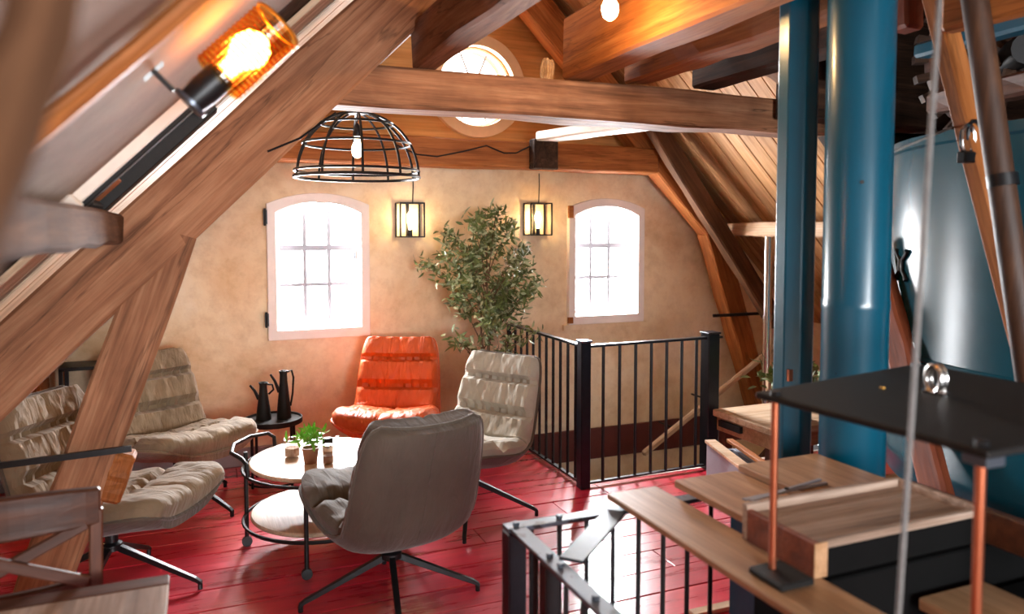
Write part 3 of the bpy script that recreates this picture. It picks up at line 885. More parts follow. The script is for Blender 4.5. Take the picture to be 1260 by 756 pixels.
def chair_meshes():
    d = {}
    d['seat'] = cushion(0.02, 0.445, (0.235,), ((0.0, 0.014),))
    d['back'] = cushion(0.44, 0.99, SEAMS, ((0.0, 0.012),))
    sh = MB()
    nu, nv = 24, 36
    T = lambda j: 0.0 + j
    sh.grid(lambda i, j: surf(-1 + 2 * i, j, 0.004), nu, nv)
    sh.grid(lambda i, j: surf(-1 + 2 * i, j, -0.042 * (1 - abs(2 * i - 1) ** 8) - 0.006), nu, nv)
    w = nu + 1; off = w * (nv + 1)
    ring = [i for i in range(w)] + [j * w + nu for j in range(1, nv + 1)] + [nv * w + i for i in range(nu - 1, -1, -1)] + [j * w for j in range(nv - 1, 0, -1)]
    for k in range(len(ring)):
        a, b = ring[k], ring[(k + 1) % len(ring)]
        sh.f.append((a, b, off + b, off + a))
    d['shell'] = sh
    N = 26
    path = [surf(1.0, j / N, 0.0) for j in range(N + 1)] + [surf(1 - 2 * i / 12, 1.0, 0.0) for i in range(1, 13)] + [surf(-1, 1 - j / N, 0.0) for j in range(1, N + 1)] + [surf(-1 + 2 * i / 12, 0.0, 0.0) for i in range(1, 12)]
    d['piping'] = MB().tube(path, 0.009, 6, closed=True)
    bs = MB().tube([surf(0, 0.5 + 0.5 * j / 12, -0.047) for j in range(13)], 0.004, 5)
    d['back_seam'] = bs
    d['pedestal'] = MB().lathe([(0.045, 0.20), (0.045, 0.225), (0.028, 0.235), (0.028, 0.315), (0.11, 0.32), (0.11, 0.332)], 20)
    lg = MB()
    vs = []
    for (x, z, hw_, hh) in ((0.02, 0.212, 0.014, 0.016), (0.375, 0.045, 0.011, 0.011), (0.40, 0.028, 0.011, 0.009)):
        for sy, sz in ((-1, -1), (1, -1), (1, 1), (-1, 1)): vs.append((x, sy * hw_, z + sz * hh))
    fs = []
    for i in range(2):
        for k in range(4): fs.append((i * 4 + k, i * 4 + (k + 1) % 4, i * 4 + 4 + (k + 1) % 4, i * 4 + 4 + k))
    fs += [(3, 2, 1, 0), (8, 9, 10, 11)]
    lg.add(vs, fs); d['leg'] = lg
    d['foot'] = MB().cyl((0.392, 0, 0.001), (0.392, 0, 0.03), 0.011, 8)
    return d


CM = chair_meshes()


def lounge_chair(fab, shell_mat, loc, heading, label, spin=0.4):
    o = empty('lounge_chair', (loc[0], loc[1], 0.0), heading); tag(o, label, 'armchair', 'swivel lounge chairs round the coffee table')
    CM['shell'].build('shell', shell_mat, o, smooth=True)
    CM['seat'].build('seat_cushion', fab, o, smooth=True)
    CM['back'].build('back_cushion', fab, o, smooth=True)
    CM['piping'].build('piping', shell_mat, o, smooth=True)
    CM['back_seam'].build('back_seam', shell_mat, o, smooth=True)
    CM['pedestal'].build('pedestal', 'black', o, smooth=True)
    for k in range(4):
        g = CM['leg'].build('leg', 'black', o, bevel=0.002); g.rotation_euler = (0, 0, spin + k * pi / 2)
        ft = CM['foot'].build('foot', 'black', g)
    return o


hd = lambda x, y: atan2(y, x)
lounge_chair('taupe', 'taupe', (0.765, 3.25), hd(-0.16, 0.98), 'taupe suede lounge chair seen from behind in the middle foreground', -0.30)
lounge_chair('grey', 'taupe', (1.42, 4.08), hd(-0.84, -0.54), 'light grey lounge chair beside the stair railing', 0.6)
lounge_chair('orange', 'orange', (1.16, 4.91), hd(-0.42, -0.91), 'orange leather lounge chair in front of the gable wall', 0.5)
lounge_chair('olive', 'olive', (-0.14, 4.86), hd(0.50, -0.87), 'olive brown lounge chair behind the leaning post, facing the coffee table', 0.3)
lounge_chair('olive', 'taupe', (-0.395, 3.83), hd(0.86, -0.51), 'olive lounge chair at left whose seat sticks out beside the leaning post', 0.2)

# ================================================================ COFFEE TABLE
CT = empty('coffee_table', (0.58, 3.99, 0)); tag(CT, 'round two tier coffee table with pale wood discs and black tube frame', 'table')


def disc(r, z, th, name, mat):
    return MB().lathe([(r - 0.006, z - th), (r, z - th + 0.006), (r, z - 0.006), (r - 0.006, z)], 56).build(name, mat, CT, smooth=True)


disc(0.37, 0.472, 0.022, 'table_top', 'tabletop')
disc(0.365, 0.205, 0.022, 'lower_shelf', 'tabletop')
for k in range(4):
    a = radians(160 + 90 * k)
    x, y = 0.40 * cos(a), 0.40 * sin(a)
    MB().cyl((x, y, 0.03), (x, y, 0.50 if k % 2 == 0 else 0.47), 0.011, 10).build('leg', 'black', CT, smooth=True)
    MB().cyl((x, y - 0.012, 0.026), (x, y + 0.012, 0.026), 0.026, 14).build('castor', 'black', CT, smooth=True)
for z in (0.44, 0.175):
    MB().tube([(0.40 * cos(2 * pi * i / 48), 0.40 * sin(2 * pi * i / 48), z) for i in range(48)], 0.009, 6, closed=True).build('frame_ring', 'black', CT, smooth=True)
for a0 in (160, 340):
    pts = []
    for da, rr, z in ((-38, 0.40, 0.45), (-38, 0.405, 0.51), (-34, 0.42, 0.535), (-20, 0.45, 0.54), (0, 0.46, 0.54), (20, 0.45, 0.54), (34, 0.42, 0.535), (38, 0.405, 0.51), (38, 0.40, 0.45)):
        a = radians(a0 + da); pts.append((rr * cos(a), rr * sin(a), z))
    MB().tube(pts, 0.0105, 8).build('handle', 'black', CT, smooth=True)

TZ = 0.4725
g = empty('glass_jar', (0.43, 4.04, TZ)); tag(g, 'small glass candle jar with amber candle on the coffee table', 'jar')
MB().lathe([(0.038, 0), (0.042, 0.004), (0.042, 0.095), (0.039, 0.095), (0.039, 0.008), (0.0, 0.008)], 20, cap=False).build('glass', 'clear', g, smooth=True)
MB().lathe([(0.0, 0.009), (0.036, 0.009), (0.036, 0.05), (0.0, 0.05)], 16, cap=False).build('candle', 'terracotta', g, smooth=True)
pp = empty('herb_pot', (0.505, 3.90, TZ)); tag(pp, 'tiny pot with a bright green herb on the coffee table', 'plant')
MB().lathe([(0.032, 0), (0.043, 0.075), (0.046, 0.08), (0.038, 0.08), (0.036, 0.068), (0.0, 0.068)], 18).build('pot', 'terracotta', pp, smooth=True)


def leaf_cloud(m, centers, n, rad, length, width, rnd, up=0.2):
    for _ in range(n):
        c = Vector(rnd.choice(centers)) + Vector((rnd.gauss(0, rad), rnd.gauss(0, rad), rnd.gauss(0, rad * 0.8)))
        d = Vector((rnd.gauss(0, 1), rnd.gauss(0, 1), rnd.gauss(up, 0.8))).normalized()
        s = d.cross(Vector((rnd.gauss(0, 1), rnd.gauss(0, 1), rnd.gauss(0, 1)))).normalized()
        n_ = d.cross(s)
        L = length * rnd.uniform(0.7, 1.25); W = width * rnd.uniform(0.75, 1.2)
        m.add([c, c + d * L * 0.35 + s * W + n_ * W * 0.35, c + d * L * 0.35 - s * W + n_ * W * 0.35, c + d * L * 0.75 + s * W * 0.7, c + d * L * 0.75 - s * W * 0.7, c + d * L - n_ * W * 0.6],
              [(0, 1, 2), (1, 3, 4, 2), (3, 5, 4)])


m = MB(); leaf_cloud(m, [(0, 0, 0.12), (0.02, 0, 0.13), (-0.03, 0.01, 0.125), (0, -0.02, 0.14)], 90, 0.024, 0.055, 0.008, random.Random(2), 0.7)
tag(m.build('foliage', 'leaf_bright', pp), kind='stuff')
for (x, y, h, lid, lab) in ((0.60, 3.96, 0.075, 'blackmatte', 'glass shaker with a dark lid behind the herb pot'), (0.585, 3.85, 0.07, 'silver', 'glass shaker with a silver lid right of the herb pot')):
    s = empty('spice_shaker', (x, y, TZ)); tag(s, lab, 'shaker', 'shakers on the coffee table')
    MB().lathe([(0.026, 0), (0.029, 0.004), (0.029, h - 0.01), (0.022, h)], 16).build('glass', 'clear', s, smooth=True)
    MB().lathe([(0.0, 0.006), (0.025, 0.006), (0.025, h * 0.6), (0.0, h * 0.6)], 14, cap=False).build('contents', 'terracotta', s, smooth=True)
    MB().lathe([(0.025, h - 0.004), (0.027, h), (0.027, h + 0.022), (0.022, h + 0.028), (0.0, h + 0.028)], 16).build('lid', lid, s, smooth=True)

# ================================================================ SIDE TABLE + JUGS
SD = empty('side_table', (0.43, 5.14, 0)); tag(SD, 'small round black metal side table against the gable wall', 'table')
MB().lathe([(0.178, 0.395), (0.185, 0.395), (0.185, 0.428), (0.178, 0.428), (0.175, 0.415), (0.0, 0.415)], 40).build('table_top', 'blackmatte', SD, smooth=True)
for k in range(4):
    a = radians(35 + 90 * k)
    MB().cyl((0.172 * cos(a), 0.172 * sin(a), 0), (0.172 * cos(a), 0.172 * sin(a), 0.40), 0.009, 8).build('leg', 'black', SD, smooth=True)
MB().tube([(0.172 * cos(2 * pi * i / 36), 0.172 * sin(2 * pi * i / 36), 0.02) for i in range(36)], 0.007, 6, closed=True).build('foot_ring', 'black', SD, smooth=True)


def jug(x, y, h, r, label, spout_a, big):
    o = empty('watering_jug', (x, y, 0.4165)); tag(o, label, 'jug', 'slim black jugs on the side table')
    MB().lathe([(r, 0), (r, 0.01), (r * 0.86, h * 0.3), (r * 0.55, h * 0.75), (r * 0.5, h * 0.92), (r * 0.62, h), (r * 0.5, h), (r * 0.4, h * 0.9), (0.0, h * 0.88)], 22).build('body', 'blackmatte', o, smooth=True)
    d = Vector((cos(spout_a), sin(spout_a), 0))
    MB().tube([d * r * 0.6 + Vector((0, 0, h * 0.55)), d * r * 1.15 + Vector((0, 0, h * 0.78)), d * r * 1.75 + Vector((0, 0, h * 0.93))], [0.012, 0.009, 0.007], 8).build('spout', 'blackmatte', o, smooth=True)
    e = -d
    if big: pts = [e * r * 0.55 + Vector((0, 0, h * 0.97)), e * r * 1.1 + Vector((0, 0, h * 1.0)), e * r * 1.35 + Vector((0, 0, h * 0.85)), e * r * 1.2 + Vector((0, 0, h * 0.5)), e * r * 0.9 + Vector((0, 0, h * 0.25))]
    else: pts = [e * r * 0.55 + Vector((0, 0, h * 0.95)), e * r * 1.2 + Vector((0, 0, h * 0.93)), e * r * 1.35 + Vector((0, 0, h * 0.8)), e * r * 0.7 + Vector((0, 0, h * 0.68))]
    MB().tube(pts, 0.0065, 8).build('handle', 'blackmatte', o, smooth=True)


jug(0.372, 5.16, 0.245, 0.048, 'shorter slim black jug with a spout on the side table', radians(165), False)
jug(0.50, 5.155, 0.315, 0.047, 'taller slim black jug with a long handle on the side table', radians(170), True)

# ================================================================ TREE
TR = empty('olive_tree', (1.91, 5.10, 0)); tag(TR, 'slender potted olive tree with silvery green leaves between the two windows', 'plant')
MB().lathe([(0.12, 0), (0.15, 0.28), (0.165, 0.30), (0.165, 0.33), (0.15, 0.33), (0.145, 0.29), (0.0, 0.29)], 28).build('pot', 'pot', TR, smooth=True)
MB().lathe([(0.0, 0.295), (0.143, 0.295)], 20, cap=False).build('soil', 'soil', TR)
rt = random.Random(11); cl1 = []; cl2 = []
for k in range(3):
    a = k * 2.1 + 0.4; top = Vector((0.06 * cos(a), 0.03 * sin(a), 1.15 + 0.12 * k))
    pts = [Vector((0.02 * cos(a), 0.02 * sin(a), 0.27)), Vector((0.03 * cos(a + 1), 0.02 * sin(a + 1), 0.6)), Vector((0.035 * cos(a + 0.4), 0.02 * sin(a + 0.4), 0.85)), top]
    MB().tube(pts, [0.013, 0.011, 0.009, 0.005], 7).build('stem', 'bark', TR, smooth=True)
# branch tips: (dx along the wall, dz) as the crown spreads in the photograph
TIPS = [(-0.10, 1.70), (0.03, 1.78), (0.12, 1.80), (0.22, 1.68), (-0.22, 1.62), (0.30, 1.52), (-0.30, 1.48), (-0.40, 1.42), (0.36, 1.35), (0.42, 1.28), (-0.16, 1.50), (0.08, 1.58), (-0.02, 1.42), (0.18, 1.45),
        (-0.26, 1.30), (0.26, 1.28), (-0.12, 1.28), (0.12, 1.26), (0.0, 1.15), (-0.18, 1.16), (0.2, 1.17), (0.34, 1.20), (-0.06, 1.06), (0.06, 1.10), (0.25, 0.98), (0.30, 0.93), (-0.22, 0.88), (-0.27, 0.90), (0.16, 0.88)]
bm_ = MB(); lv = MB(); lv2 = MB()
for dx, dz in TIPS:
    yy = rt.uniform(-0.22, 0.22)
    base = Vector((rt.uniform(-0.03, 0.03), 0, max(0.62, min(1.28, dz - 0.30 - abs(dx) * 0.3))))
    tip = Vector((dx, yy, dz)); mid = base.lerp(tip, 0.5) + Vector((0, 0, 0.03))
    bm_.tube([base, mid, tip], [0.005, 0.004, 0.002], 5)
    cs = [base.lerp(tip, t) + Vector((0, 0, 0.03 * (1 - t))) for t in (0.45, 0.6, 0.72, 0.82, 0.9, 0.96, 1.0, 1.02)]
    low = dz < 1.0
    leaf_cloud(lv, cs, 30 if low else 78, 0.034, 0.066, 0.010, rt, 0.25)
    leaf_cloud(lv2, cs, 10 if low else 34, 0.036, 0.066, 0.010, rt, 0.25)
bm_.build('branches', 'bark', TR, smooth=True)
tag(lv.build('foliage', 'leaf', TR), kind='stuff')
tag(lv2.build('pale_foliage', 'leaf_pale', TR), kind='stuff')


# ================================================================ LAMPS
def point_light(name, parent, loc, power, color, r=0.02):
    l = bpy.data.lights.new(name, 'POINT'); l.energy = power; l.color = color; l.shadow_soft_size = r
    o = bpy.data.objects.new(name, l); COL.objects.link(o); o.parent = parent; o.location = loc
    return o


WARM = (1.0, 0.62, 0.26)


def bulb_mesh(r, h): return MB().lathe([(0.001, 0), (r * 0.45, 0.0), (r * 0.5, h * 0.22), (r * 0.95, h * 0.5), (r, h * 0.66), (r * 0.8, h * 0.87), (r * 0.3, h * 0.99), (0.001, h)], 16, cap=False)


def lantern(x, z, label):
    o = empty('wall_lantern', (x, YW, z)); tag(o, label, 'lamp', 'box lanterns on the gable wall')
    W, H, D = 0.09, 0.125, 0.15
    for sx in (-1, 1):
        for yy in (-D, -0.012):
            MB().box(sx * W - 0.006, sx * W + 0.006, yy - 0.006, yy + 0.006, -H, H).build('frame_bar', 'black', o)
    for zz in (-H, H):
        for sx in (-1, 1): MB().box(sx * W - 0.006, sx * W + 0.006, -D, -0.012, zz - 0.005, zz + 0.005).build('frame_bar', 'black', o)
        for yy in (-D, -0.012): MB().box(-W, W, yy - 0.006, yy + 0.006, zz - 0.005, zz + 0.005).build('frame_bar', 'black', o)
    MB().box(-0.012, 0.012, -0.008, -0.001, -H, H).build('back_plate', 'black', o)
    MB().box(-0.045, 0.045, -D, -0.01, -H - 0.004, -H + 0.006).build('bottom_bar', 'black', o)
    MB().cyl((0, -0.085, -H), (0, -0.085, -0.07), 0.017, 12).build('socket', 'black', o, smooth=True)
    b = bulb_mesh(0.024, 0.13).build('bulb', 'filament', o, smooth=True); b.location = (0, -0.085, -0.07)
    pts = [(0.04, -0.008, H), (0.045, -0.012, H + 0.15), (0.042, -0.012, 0.37)]
    MB().tube(pts, 0.004, 6).build('cord', 'black', o, smooth=True)
    point_light('lantern_light', o, (0, -0.085, 0.02), 85, WARM, 0.02)
    return o


lantern(1.456, 1.735, 'box shaped wall lantern nearest the left window')
lantern(2.50, 1.747, 'box shaped wall lantern left of the right window')

# pendant dome
PZ = 1.965
PD = empty('dome_pendant', (0.86, 4.42, PZ)); tag(PD, 'large black wire dome pendant with a bare bulb', 'lamp')
RD, HD = 0.357, 0.375
for z, rr in ((0.0, 0.0105), (0.035, 0.006), (0.19, 0.006), (0.305, 0.006)):
    q = sqrt(max(0, 1 - (z / HD) ** 2)) * RD
    MB().tube([(q * cos(2 * pi * i / 60), q * sin(2 * pi * i / 60), z) for i in range(60)], 0.0075 if z else 0.0095, 6, closed=True).build('ring', 'black', PD, smooth=True)
for k in range(10):
    a = 2 * pi * k / 10 + 0.2
    MB().tube([(RD * cos(t) * cos(a), RD * cos(t) * sin(a), HD * sin(t)) for t in [pi / 2 * j / 14 * 0.97 for j in range(15)]], 0.0075, 6).build('rib', 'black', PD, smooth=True)
MB().lathe([(0.05, HD - 0.012), (0.05, HD + 0.004), (0.02, HD + 0.02), (0.0, HD + 0.02)], 20).build('hub', 'black', PD, smooth=True)
MB().cyl((0, 0, HD), (0, 0, HD + 0.6), 0.004, 6).build('cord', 'black', PD)
MB().cyl((0, 0, 0.30), (0, 0, HD), 0.004, 6).build('cord', 'black', PD)
MB().lathe([(0.022, 0.235), (0.024, 0.25), (0.014, 0.30), (0.006, 0.31)], 14).build('socket', 'black', PD, smooth=True)
b = bulb_mesh(0.034, 0.125).build('bulb', 'filament_soft', PD, smooth=True); b.rotation_euler = (pi, 0, 0); b.location = (0, 0, 0.235)
point_light('pendant_light', PD, (0, 0, 0.16), 60, (1.0, 0.72, 0.42), 0.03)

# amber lamp on the left roof slope; local Z runs up the slope, local X points into the room
c_ = -1.945
L0 = Vector((0.0, 1.83, 0.0)); L0.x = 0.02; L0.z = L0.x - c_
LP = empty('amber_wall_lamp', L0)
LP.rotation_euler = Matrix((ez, ex.cross(ez), ex)).transposed().to_euler()
tag(LP, 'amber ribbed glass cylinder lamp with a glowing bulb on the left roof slope', 'lamp')
MB().lathe([(0.056, 0.035), (0.06, 0.037), (0.06, 0.22), (0.056, 0.222)], 32, cap=False).build('glass_shade', 'amber', LP, smooth=True)
for k in range(14):
    z = 0.045 + k * 0.0125
    MB().tube([(0.061 * cos(2 * pi * i / 32), 0.061 * sin(2 * pi * i / 32), z) for i in range(32)], 0.0022, 4, closed=True).build('glass_rib', 'amber', LP, smooth=True)
MB().tube([(0.06 * cos(2 * pi * i / 32), 0.06 * sin(2 * pi * i / 32), 0.222) for i in range(32)], 0.004, 6, closed=True).build('rim', 'brass', LP, smooth=True)
MB().lathe([(0.0, -0.045), (0.03, -0.045), (0.035, 0.0), (0.034, 0.05), (0.02, 0.06), (0.0, 0.06)], 20, cap=False).build('socket', 'black', LP, smooth=True)
MB().lathe([(0.036, -0.05), (0.04, -0.048), (0.04, -0.04), (0.0, -0.04)], 24).build('base_disc', 'steel', LP, smooth=True)
MB().box(-0.105, -0.04, -0.012, 0.012, -0.055, -0.045).build('arm', 'black', LP, bevel=0.002)
MB().box(-0.105, -0.095, -0.03, 0.03, -0.08, -0.02).build('back_plate', 'blackmatte', LP, bevel=0.003)
b = bulb_mesh(0.042, 0.12).build('bulb', 'filament_big', LP, smooth=True); b.location = (0, 0, 0.06)
point_light('amber_light', LP, (0.0, 0, 0.13), 4, (1.0, 0.55, 0.18), 0.03)

# bulb above the joists
CB = empty('ceiling_bulb', (1.43, 2.5, 2.43)); tag(CB, 'bare glowing bulb between the ceiling joists at the top edge', 'lamp')
b = bulb_mesh(0.032, 0.11).build('bulb', 'filament', CB, smooth=True)
MB().cyl((0, 0, 0.11), (0, 0, 0.16), 0.016, 10).build('socket', 'black', CB)
MB().cyl((0, 0, 0.16), (0, 0, 0.9), 0.004, 6).build('cord', 'black', CB)
b.rotation_euler = (pi, 0, 0); b.location = (0, 0, 0.115)
point_light('ceiling_bulb_light', CB, (0, 0, 0.03), 55, WARM, 0.03)

# cables
tag(MB().tube([(1.30, GY - 0.125, 2.26), (1.45, GY - 0.125, 2.20), (1.6, GY - 0.125, 2.19), (1.8, GY - 0.125, 2.235), (1.98, GY - 0.125, 2.285), (2.12, GY - 0.125, 2.235), (2.22, GY - 0.125, 2.24), (2.34, GY - 0.14, 2.30)], 0.006, 6).build('black_cable', 'black', smooth=True),
    'black cable sagging along the gable tie beam', 'cable')
tag(MB().tube([(0.55, FY - 0.112, 2.155), (0.40, FY - 0.112, 2.04), (0.27, FY - 0.108, 1.98)], 0.005, 6).build('rafter_cable', 'black', smooth=True), 'short black cable on the underside of the big rafter', 'cable')

# rope coil hanging over the tie beam
RC = empty('rope_hank', (1.615, 3.44, 2.384)); tag(RC, 'small hank of tan rope lying on top of the tie beam', 'rope')
for k in range(4):
    MB().tube([(0.02 * (k - 1.5) + 0.012 * cos(t) + 0.006 * sin(t), 0.014 * k - 0.02, 0.066 + (0.05 + 0.006 * (k % 2)) * sin(t)) for t in [2 * pi * i / 16 for i in range(16)]], 0.006, 6, closed=True).build('rope_loop', 'honey', RC, smooth=True)

# ================================================================ MILL MACHINERY ON THE RIGHT
def prism_post(r, n, z0, z1, rot=0.0):
    vs = [(r * cos(rot + 2 * pi * i / n), r * sin(rot + 2 * pi * i / n), z) for z in (z0, z1) for i in range(n)]
    return MB().add(vs, [(i, (i + 1) % n, n + (i + 1) % n, n + i) for i in range(n)] + [tuple(range(n - 1, -1, -1)), tuple(range(n, 2 * n))])


sp = empty('teal_post', (1.905, 2.04, 0)); tag(sp, 'slim many sided teal post left of the thick round column', 'post')
prism_post(0.068, 8, 0, 3.9, 0.35).build('shaft', 'teal', sp, bevel=0.004)
prism_post(0.08, 8, 0, 0.05, 0.35).build('foot', 'teal', sp, bevel=0.006)
MB().box(-0.005, 0.012, -0.005, 0.005, -0.02, 0.02).build('screw_plate', 'copper', sp).location = (-0.055, -0.042, 1.16)
cp = empty('teal_column', (1.93, 1.80, 0)); tag(cp, 'thick round glossy teal column in front of the tank', 'column')
MB().lathe([(0.1, 0), (0.1, 1.40), (0.102, 1.407), (0.102, 1.43), (0.1, 1.437), (0.1, 3.95)], 48).build('shaft', 'teal', cp, smooth=True)
MB().lathe([(0.118, 0), (0.118, 0.03), (0.106, 0.05), (0.106, 0.09), (0.1, 0.1)], 40).build('base_collar', 'teal', cp, smooth=True)
MB().cyl((-0.1 * 0.65, -0.1 * 0.76, 1.20), (-0.105 * 0.65, -0.105 * 0.76, 1.20), 0.006, 8).build('bolt', 'black', cp)
MB().cyl((-0.1 * 0.65, -0.1 * 0.76, 1.80), (-0.105 * 0.65, -0.105 * 0.76, 1.80), 0.006, 8).build('bolt', 'black', cp)
tag(MB().cyl((0, 0, 0), (0, 0, 2.4), 0.0075, 10).build('thin_pipe', 'offwhite', smooth=True, loc=(1.94, 1.928, 0.0)), 'thin white vertical pipe between the two teal uprights', 'pipe')
pc = empty('chrome_pipe', (4.0, 4.56, 0)); tag(pc, 'shiny chrome pipe standing left of the slim teal post', 'pipe')
MB().cyl((0, 0, 0), (0, 0, 1.61), 0.03, 20).build('tube', 'chrome', pc, smooth=True)
for z in (0.98, 0.35): MB().cyl((0, 0, z), (0, 0, z + 0.03), 0.036, 20).build('collar', 'chrome', pc, smooth=True)

TK = empty('teal_tank', (3.88, 1.83, 0)); tag(TK, 'large teal steel tank at the right edge', 'tank')
MB().lathe([(1.16, 0.55), (1.16, 0.62), (1.165, 0.63), (1.165, 0.67), (1.16, 0.68), (1.16, 2.0), (1.172, 2.01), (1.172, 2.05), (1.14, 2.05), (1.14, 1.9), (0.0, 1.85)], 96).build('shell', 'teal_tank', TK, smooth=True)
for k in range(5):
    a = radians(130 + 60 * k)
    MB().box(-0.06, 0.06, -0.06, 0.06, 0, 0.56).build('leg', 'teal_tank', TK).location = (1.0 * cos(a), 1.0 * sin(a), 0)
th0 = radians(148)


def on_tank(da, z, lift=0.006): return ((1.16 + lift) * cos(th0 + da), (1.16 + lift) * sin(th0 + da), z)


for sg in (-1, 1):
    pts = [on_tank(sg * 0.055, 1.435), on_tank(sg * 0.04, 1.455), on_tank(sg * 0.016, 1.475), on_tank(sg * 0.012, 1.50), on_tank(sg * 0.016, 1.525), on_tank(sg * 0.045, 1.545), on_tank(sg * 0.06, 1.565)]
    MB().tube(pts, [0.012, 0.009, 0.009, 0.009, 0.009, 0.009, 0.012], 8).build('iron_tie', 'black', TK, smooth=True)
MB().tube([on_tank(0.0, 1.475), on_tank(0, 1.50), on_tank(0.0, 1.525)], 0.012, 8).build('iron_tie', 'black', TK, smooth=True)
MB().lathe([(1.163, 1.1), (1.167, 1.105), (1.167, 1.115), (1.163, 1.12)], 96, cap=False).build('weld_seam', 'teal_tank', TK, smooth=True)

tag(timber('tank_strut', (2.95, 2.66, 1.60), (2.565, 1.95, 0.57), 0.1, 0.085, 'redwood', side=(0, 1, 0)), 'red brown slanting strut between column and tank', 'strut')
tag(MB().box(-0.14, 0.14, -0.14, 0.14, 0, 0.53).build('strut_block', 'redwood', bevel=0.01, loc=(2.56, 1.93, 0)), 'low wooden block under the slanting strut', 'block')
po = empty('dark_pole', (2.162, 1.33, 1.0)); tag(po, 'round dark wooden pole leaning across the front of the tank', 'pole')
MB().cyl((0.0, -0.04, -0.35), (-0.003, 0.375, 1.95), 0.037, 16).build('shaft', 'pole', po, smooth=True)
MB().cyl((-0.001, 0.16, 0.78), (-0.002, 0.166, 0.815), 0.041, 16).build('iron_band', 'black', po, smooth=True)
tag(timber('orange_plank', (2.27, 1.84, 2.52), (2.32, 1.46, 1.12), 0.05, 0.085, 'beam_orange', side=(0, 1, 0), wob=0.002, bevel=0.005), 'orange plank behind the dark leaning pole', 'plank')
sh = empty('shackle', (2.235, 1.66, 1.94)); tag(sh, 'iron shackle on the orange plank by the rope', 'shackle')
MB().tube([(0.03 * cos(t), 0, 0.045 * sin(t)) for t in [2 * pi * i / 14 for i in range(14)]], 0.007, 6, closed=True).build('ring', 'silver', sh, smooth=True)
MB().tube([(0.04 + 0.025 * cos(t), 0.01, 0.02 + 0.04 * sin(t)) for t in [2 * pi * i / 14 for i in range(14)]], 0.007, 6, closed=True).build('ring', 'black', sh, smooth=True)
MB().box(-0.03, 0.06, -0.015, 0.015, -0.075, -0.04).build('clamp', 'black', sh, bevel=0.004)
tag(MB().tube([(1.18, 0.92, 2.46), (1.114, 0.883, 2.036), (1.055, 0.857, 1.54), (0.997, 0.832, 1.048), (0.94, 0.81, 0.55)], 0.0045, 8).build('steel_rope', 'rope', smooth=True), 'taut grey rope hanging in front of the black plate', 'rope')
tag(MB().tube([(2.02, 1.76, 1.90), (2.1, 1.74, 1.93), (2.25, 1.73, 1.985)], 0.004, 6).build('guy_wire', 'rope', smooth=True), 'thin wire from the thick column to the shackle', 'wire')

# beams and parts above the tank
tag(timber('mill_beam', (2.95, 2.35, 2.20), (2.74, 1.2, 2.20), 0.1, 0.085, 'brown', side=(1, 0, 0)), 'red brown beam just above the tank at the right edge', 'beam')
tag(timber('mill_beam', (2.80, 2.3, 2.40), (2.50, 1.2, 2.34), 0.08, 0.06, 'teal', side=(1, 0, 0), wob=0.001), 'teal painted bar above the tank behind the leaning pole', 'beam')
tag(timber('mill_beam', (2.20, 1.72, 2.38), (2.32, 0.6, 2.38), 0.06, 0.2, 'beam_orange', side=(1, 0, 0)), 'broad orange board at the top right corner', 'beam')
tag(timber('mill_beam', (2.33, 1.98, 2.36), (2.33, 1.98, 2.8), 0.09, 0.09, 'redwood', side=(0, 1, 0)), 'red brown block hanging at the top beside the rope', 'beam')
tag(timber('mill_beam', (2.9, 3.2, 2.36), (4.9, 3.2, 2.30), 0.16, 0.2, 'beam_dark', side=(0, 1, 0)), 'dark crossbeam behind the top of the thick column', 'beam')
tag(timber('mill_beam', (2.98, 2.95, 2.94), (3.3, 2.95, 2.1), 0.12, 0.12, 'beam_dark', side=(0, 1, 0)), 'dark brace in the shadows above the tank', 'beam')
GW = empty('gear_wheel', (3.45, 2.35, 2.45)); tag(GW, 'dark wooden gear wheel in the shadows above the tank', 'wheel')
GW.rotation_euler = (pi / 2, 0, radians(-35))
MB().tube([(0.33 * cos(2 * pi * i / 40), 0.33 * sin(2 * pi * i / 40), 0) for i in range(40)], 0.045, 8, closed=True).build('rim', 'brown', GW, smooth=True)
for k in range(3):
    a = pi * k / 3 + 0.3
    MB().cyl((0.33 * cos(a), 0.33 * sin(a), 0), (-0.33 * cos(a), -0.33 * sin(a), 0), 0.028, 8).build('spoke', 'beam_dark', GW)
for k in range(28):
    a = 2 * pi * k / 28
    MB().box(0.36, 0.42, -0.018, 0.018, -0.03, 0.03, Matrix.Rotation(a, 4, 'Z')).build('cog', 'beam_dark', GW)
MB().cyl((0, 0, -0.15), (0, 0, 0.15), 0.07, 14).build('hub', 'black', GW, smooth=True)

# work bench of planks round the millstone
WB = empty('mill_bench', (1.5, 1.25, 0)); tag(WB, 'black wooden machine body under the plank worktop on the right', 'machine')
MB().box(-0.24, 0.5, 0.0, 0.22, 0, 0.871).build('body', 'blackwood', WB, bevel=0.004)
MB().box(0.24, 1.0, -0.75, -0.02, 0, 0.77).build('side_body', 'blackwood', WB, bevel=0.004)
MB().box(-0.05, 0.05, 0.24, 0.55, 0, 0.871).build('trestle', 'teal', WB, bevel=0.004)
tag(box('worktop_plank', 1.082, 1.25, 0.60, 1.89, 0.872, 0.890, 'oak', bevel=0.003), 'longest lowest oak plank of the worktop, over the front railing', 'plank')
pb = empty('raised_plank', (1.40, 1.66, 0.8905)); tag(pb, 'raised oak plank with a thick end block, middle of the worktop', 'plank')
MB().box(-0.125, 0.10, -0.155, 0.175, 0.010, 0.032).build('board', 'oak', pb, bevel=0.003)
MB().box(-0.135, -0.09, -0.175, -0.14, -0.03, 0.034).build('end_block', 'oak_x', pb, bevel=0.003)
MB().box(-0.10, 0.08, -0.10, 0.15, 0.0, 0.010).build('spacer', 'brown', pb)
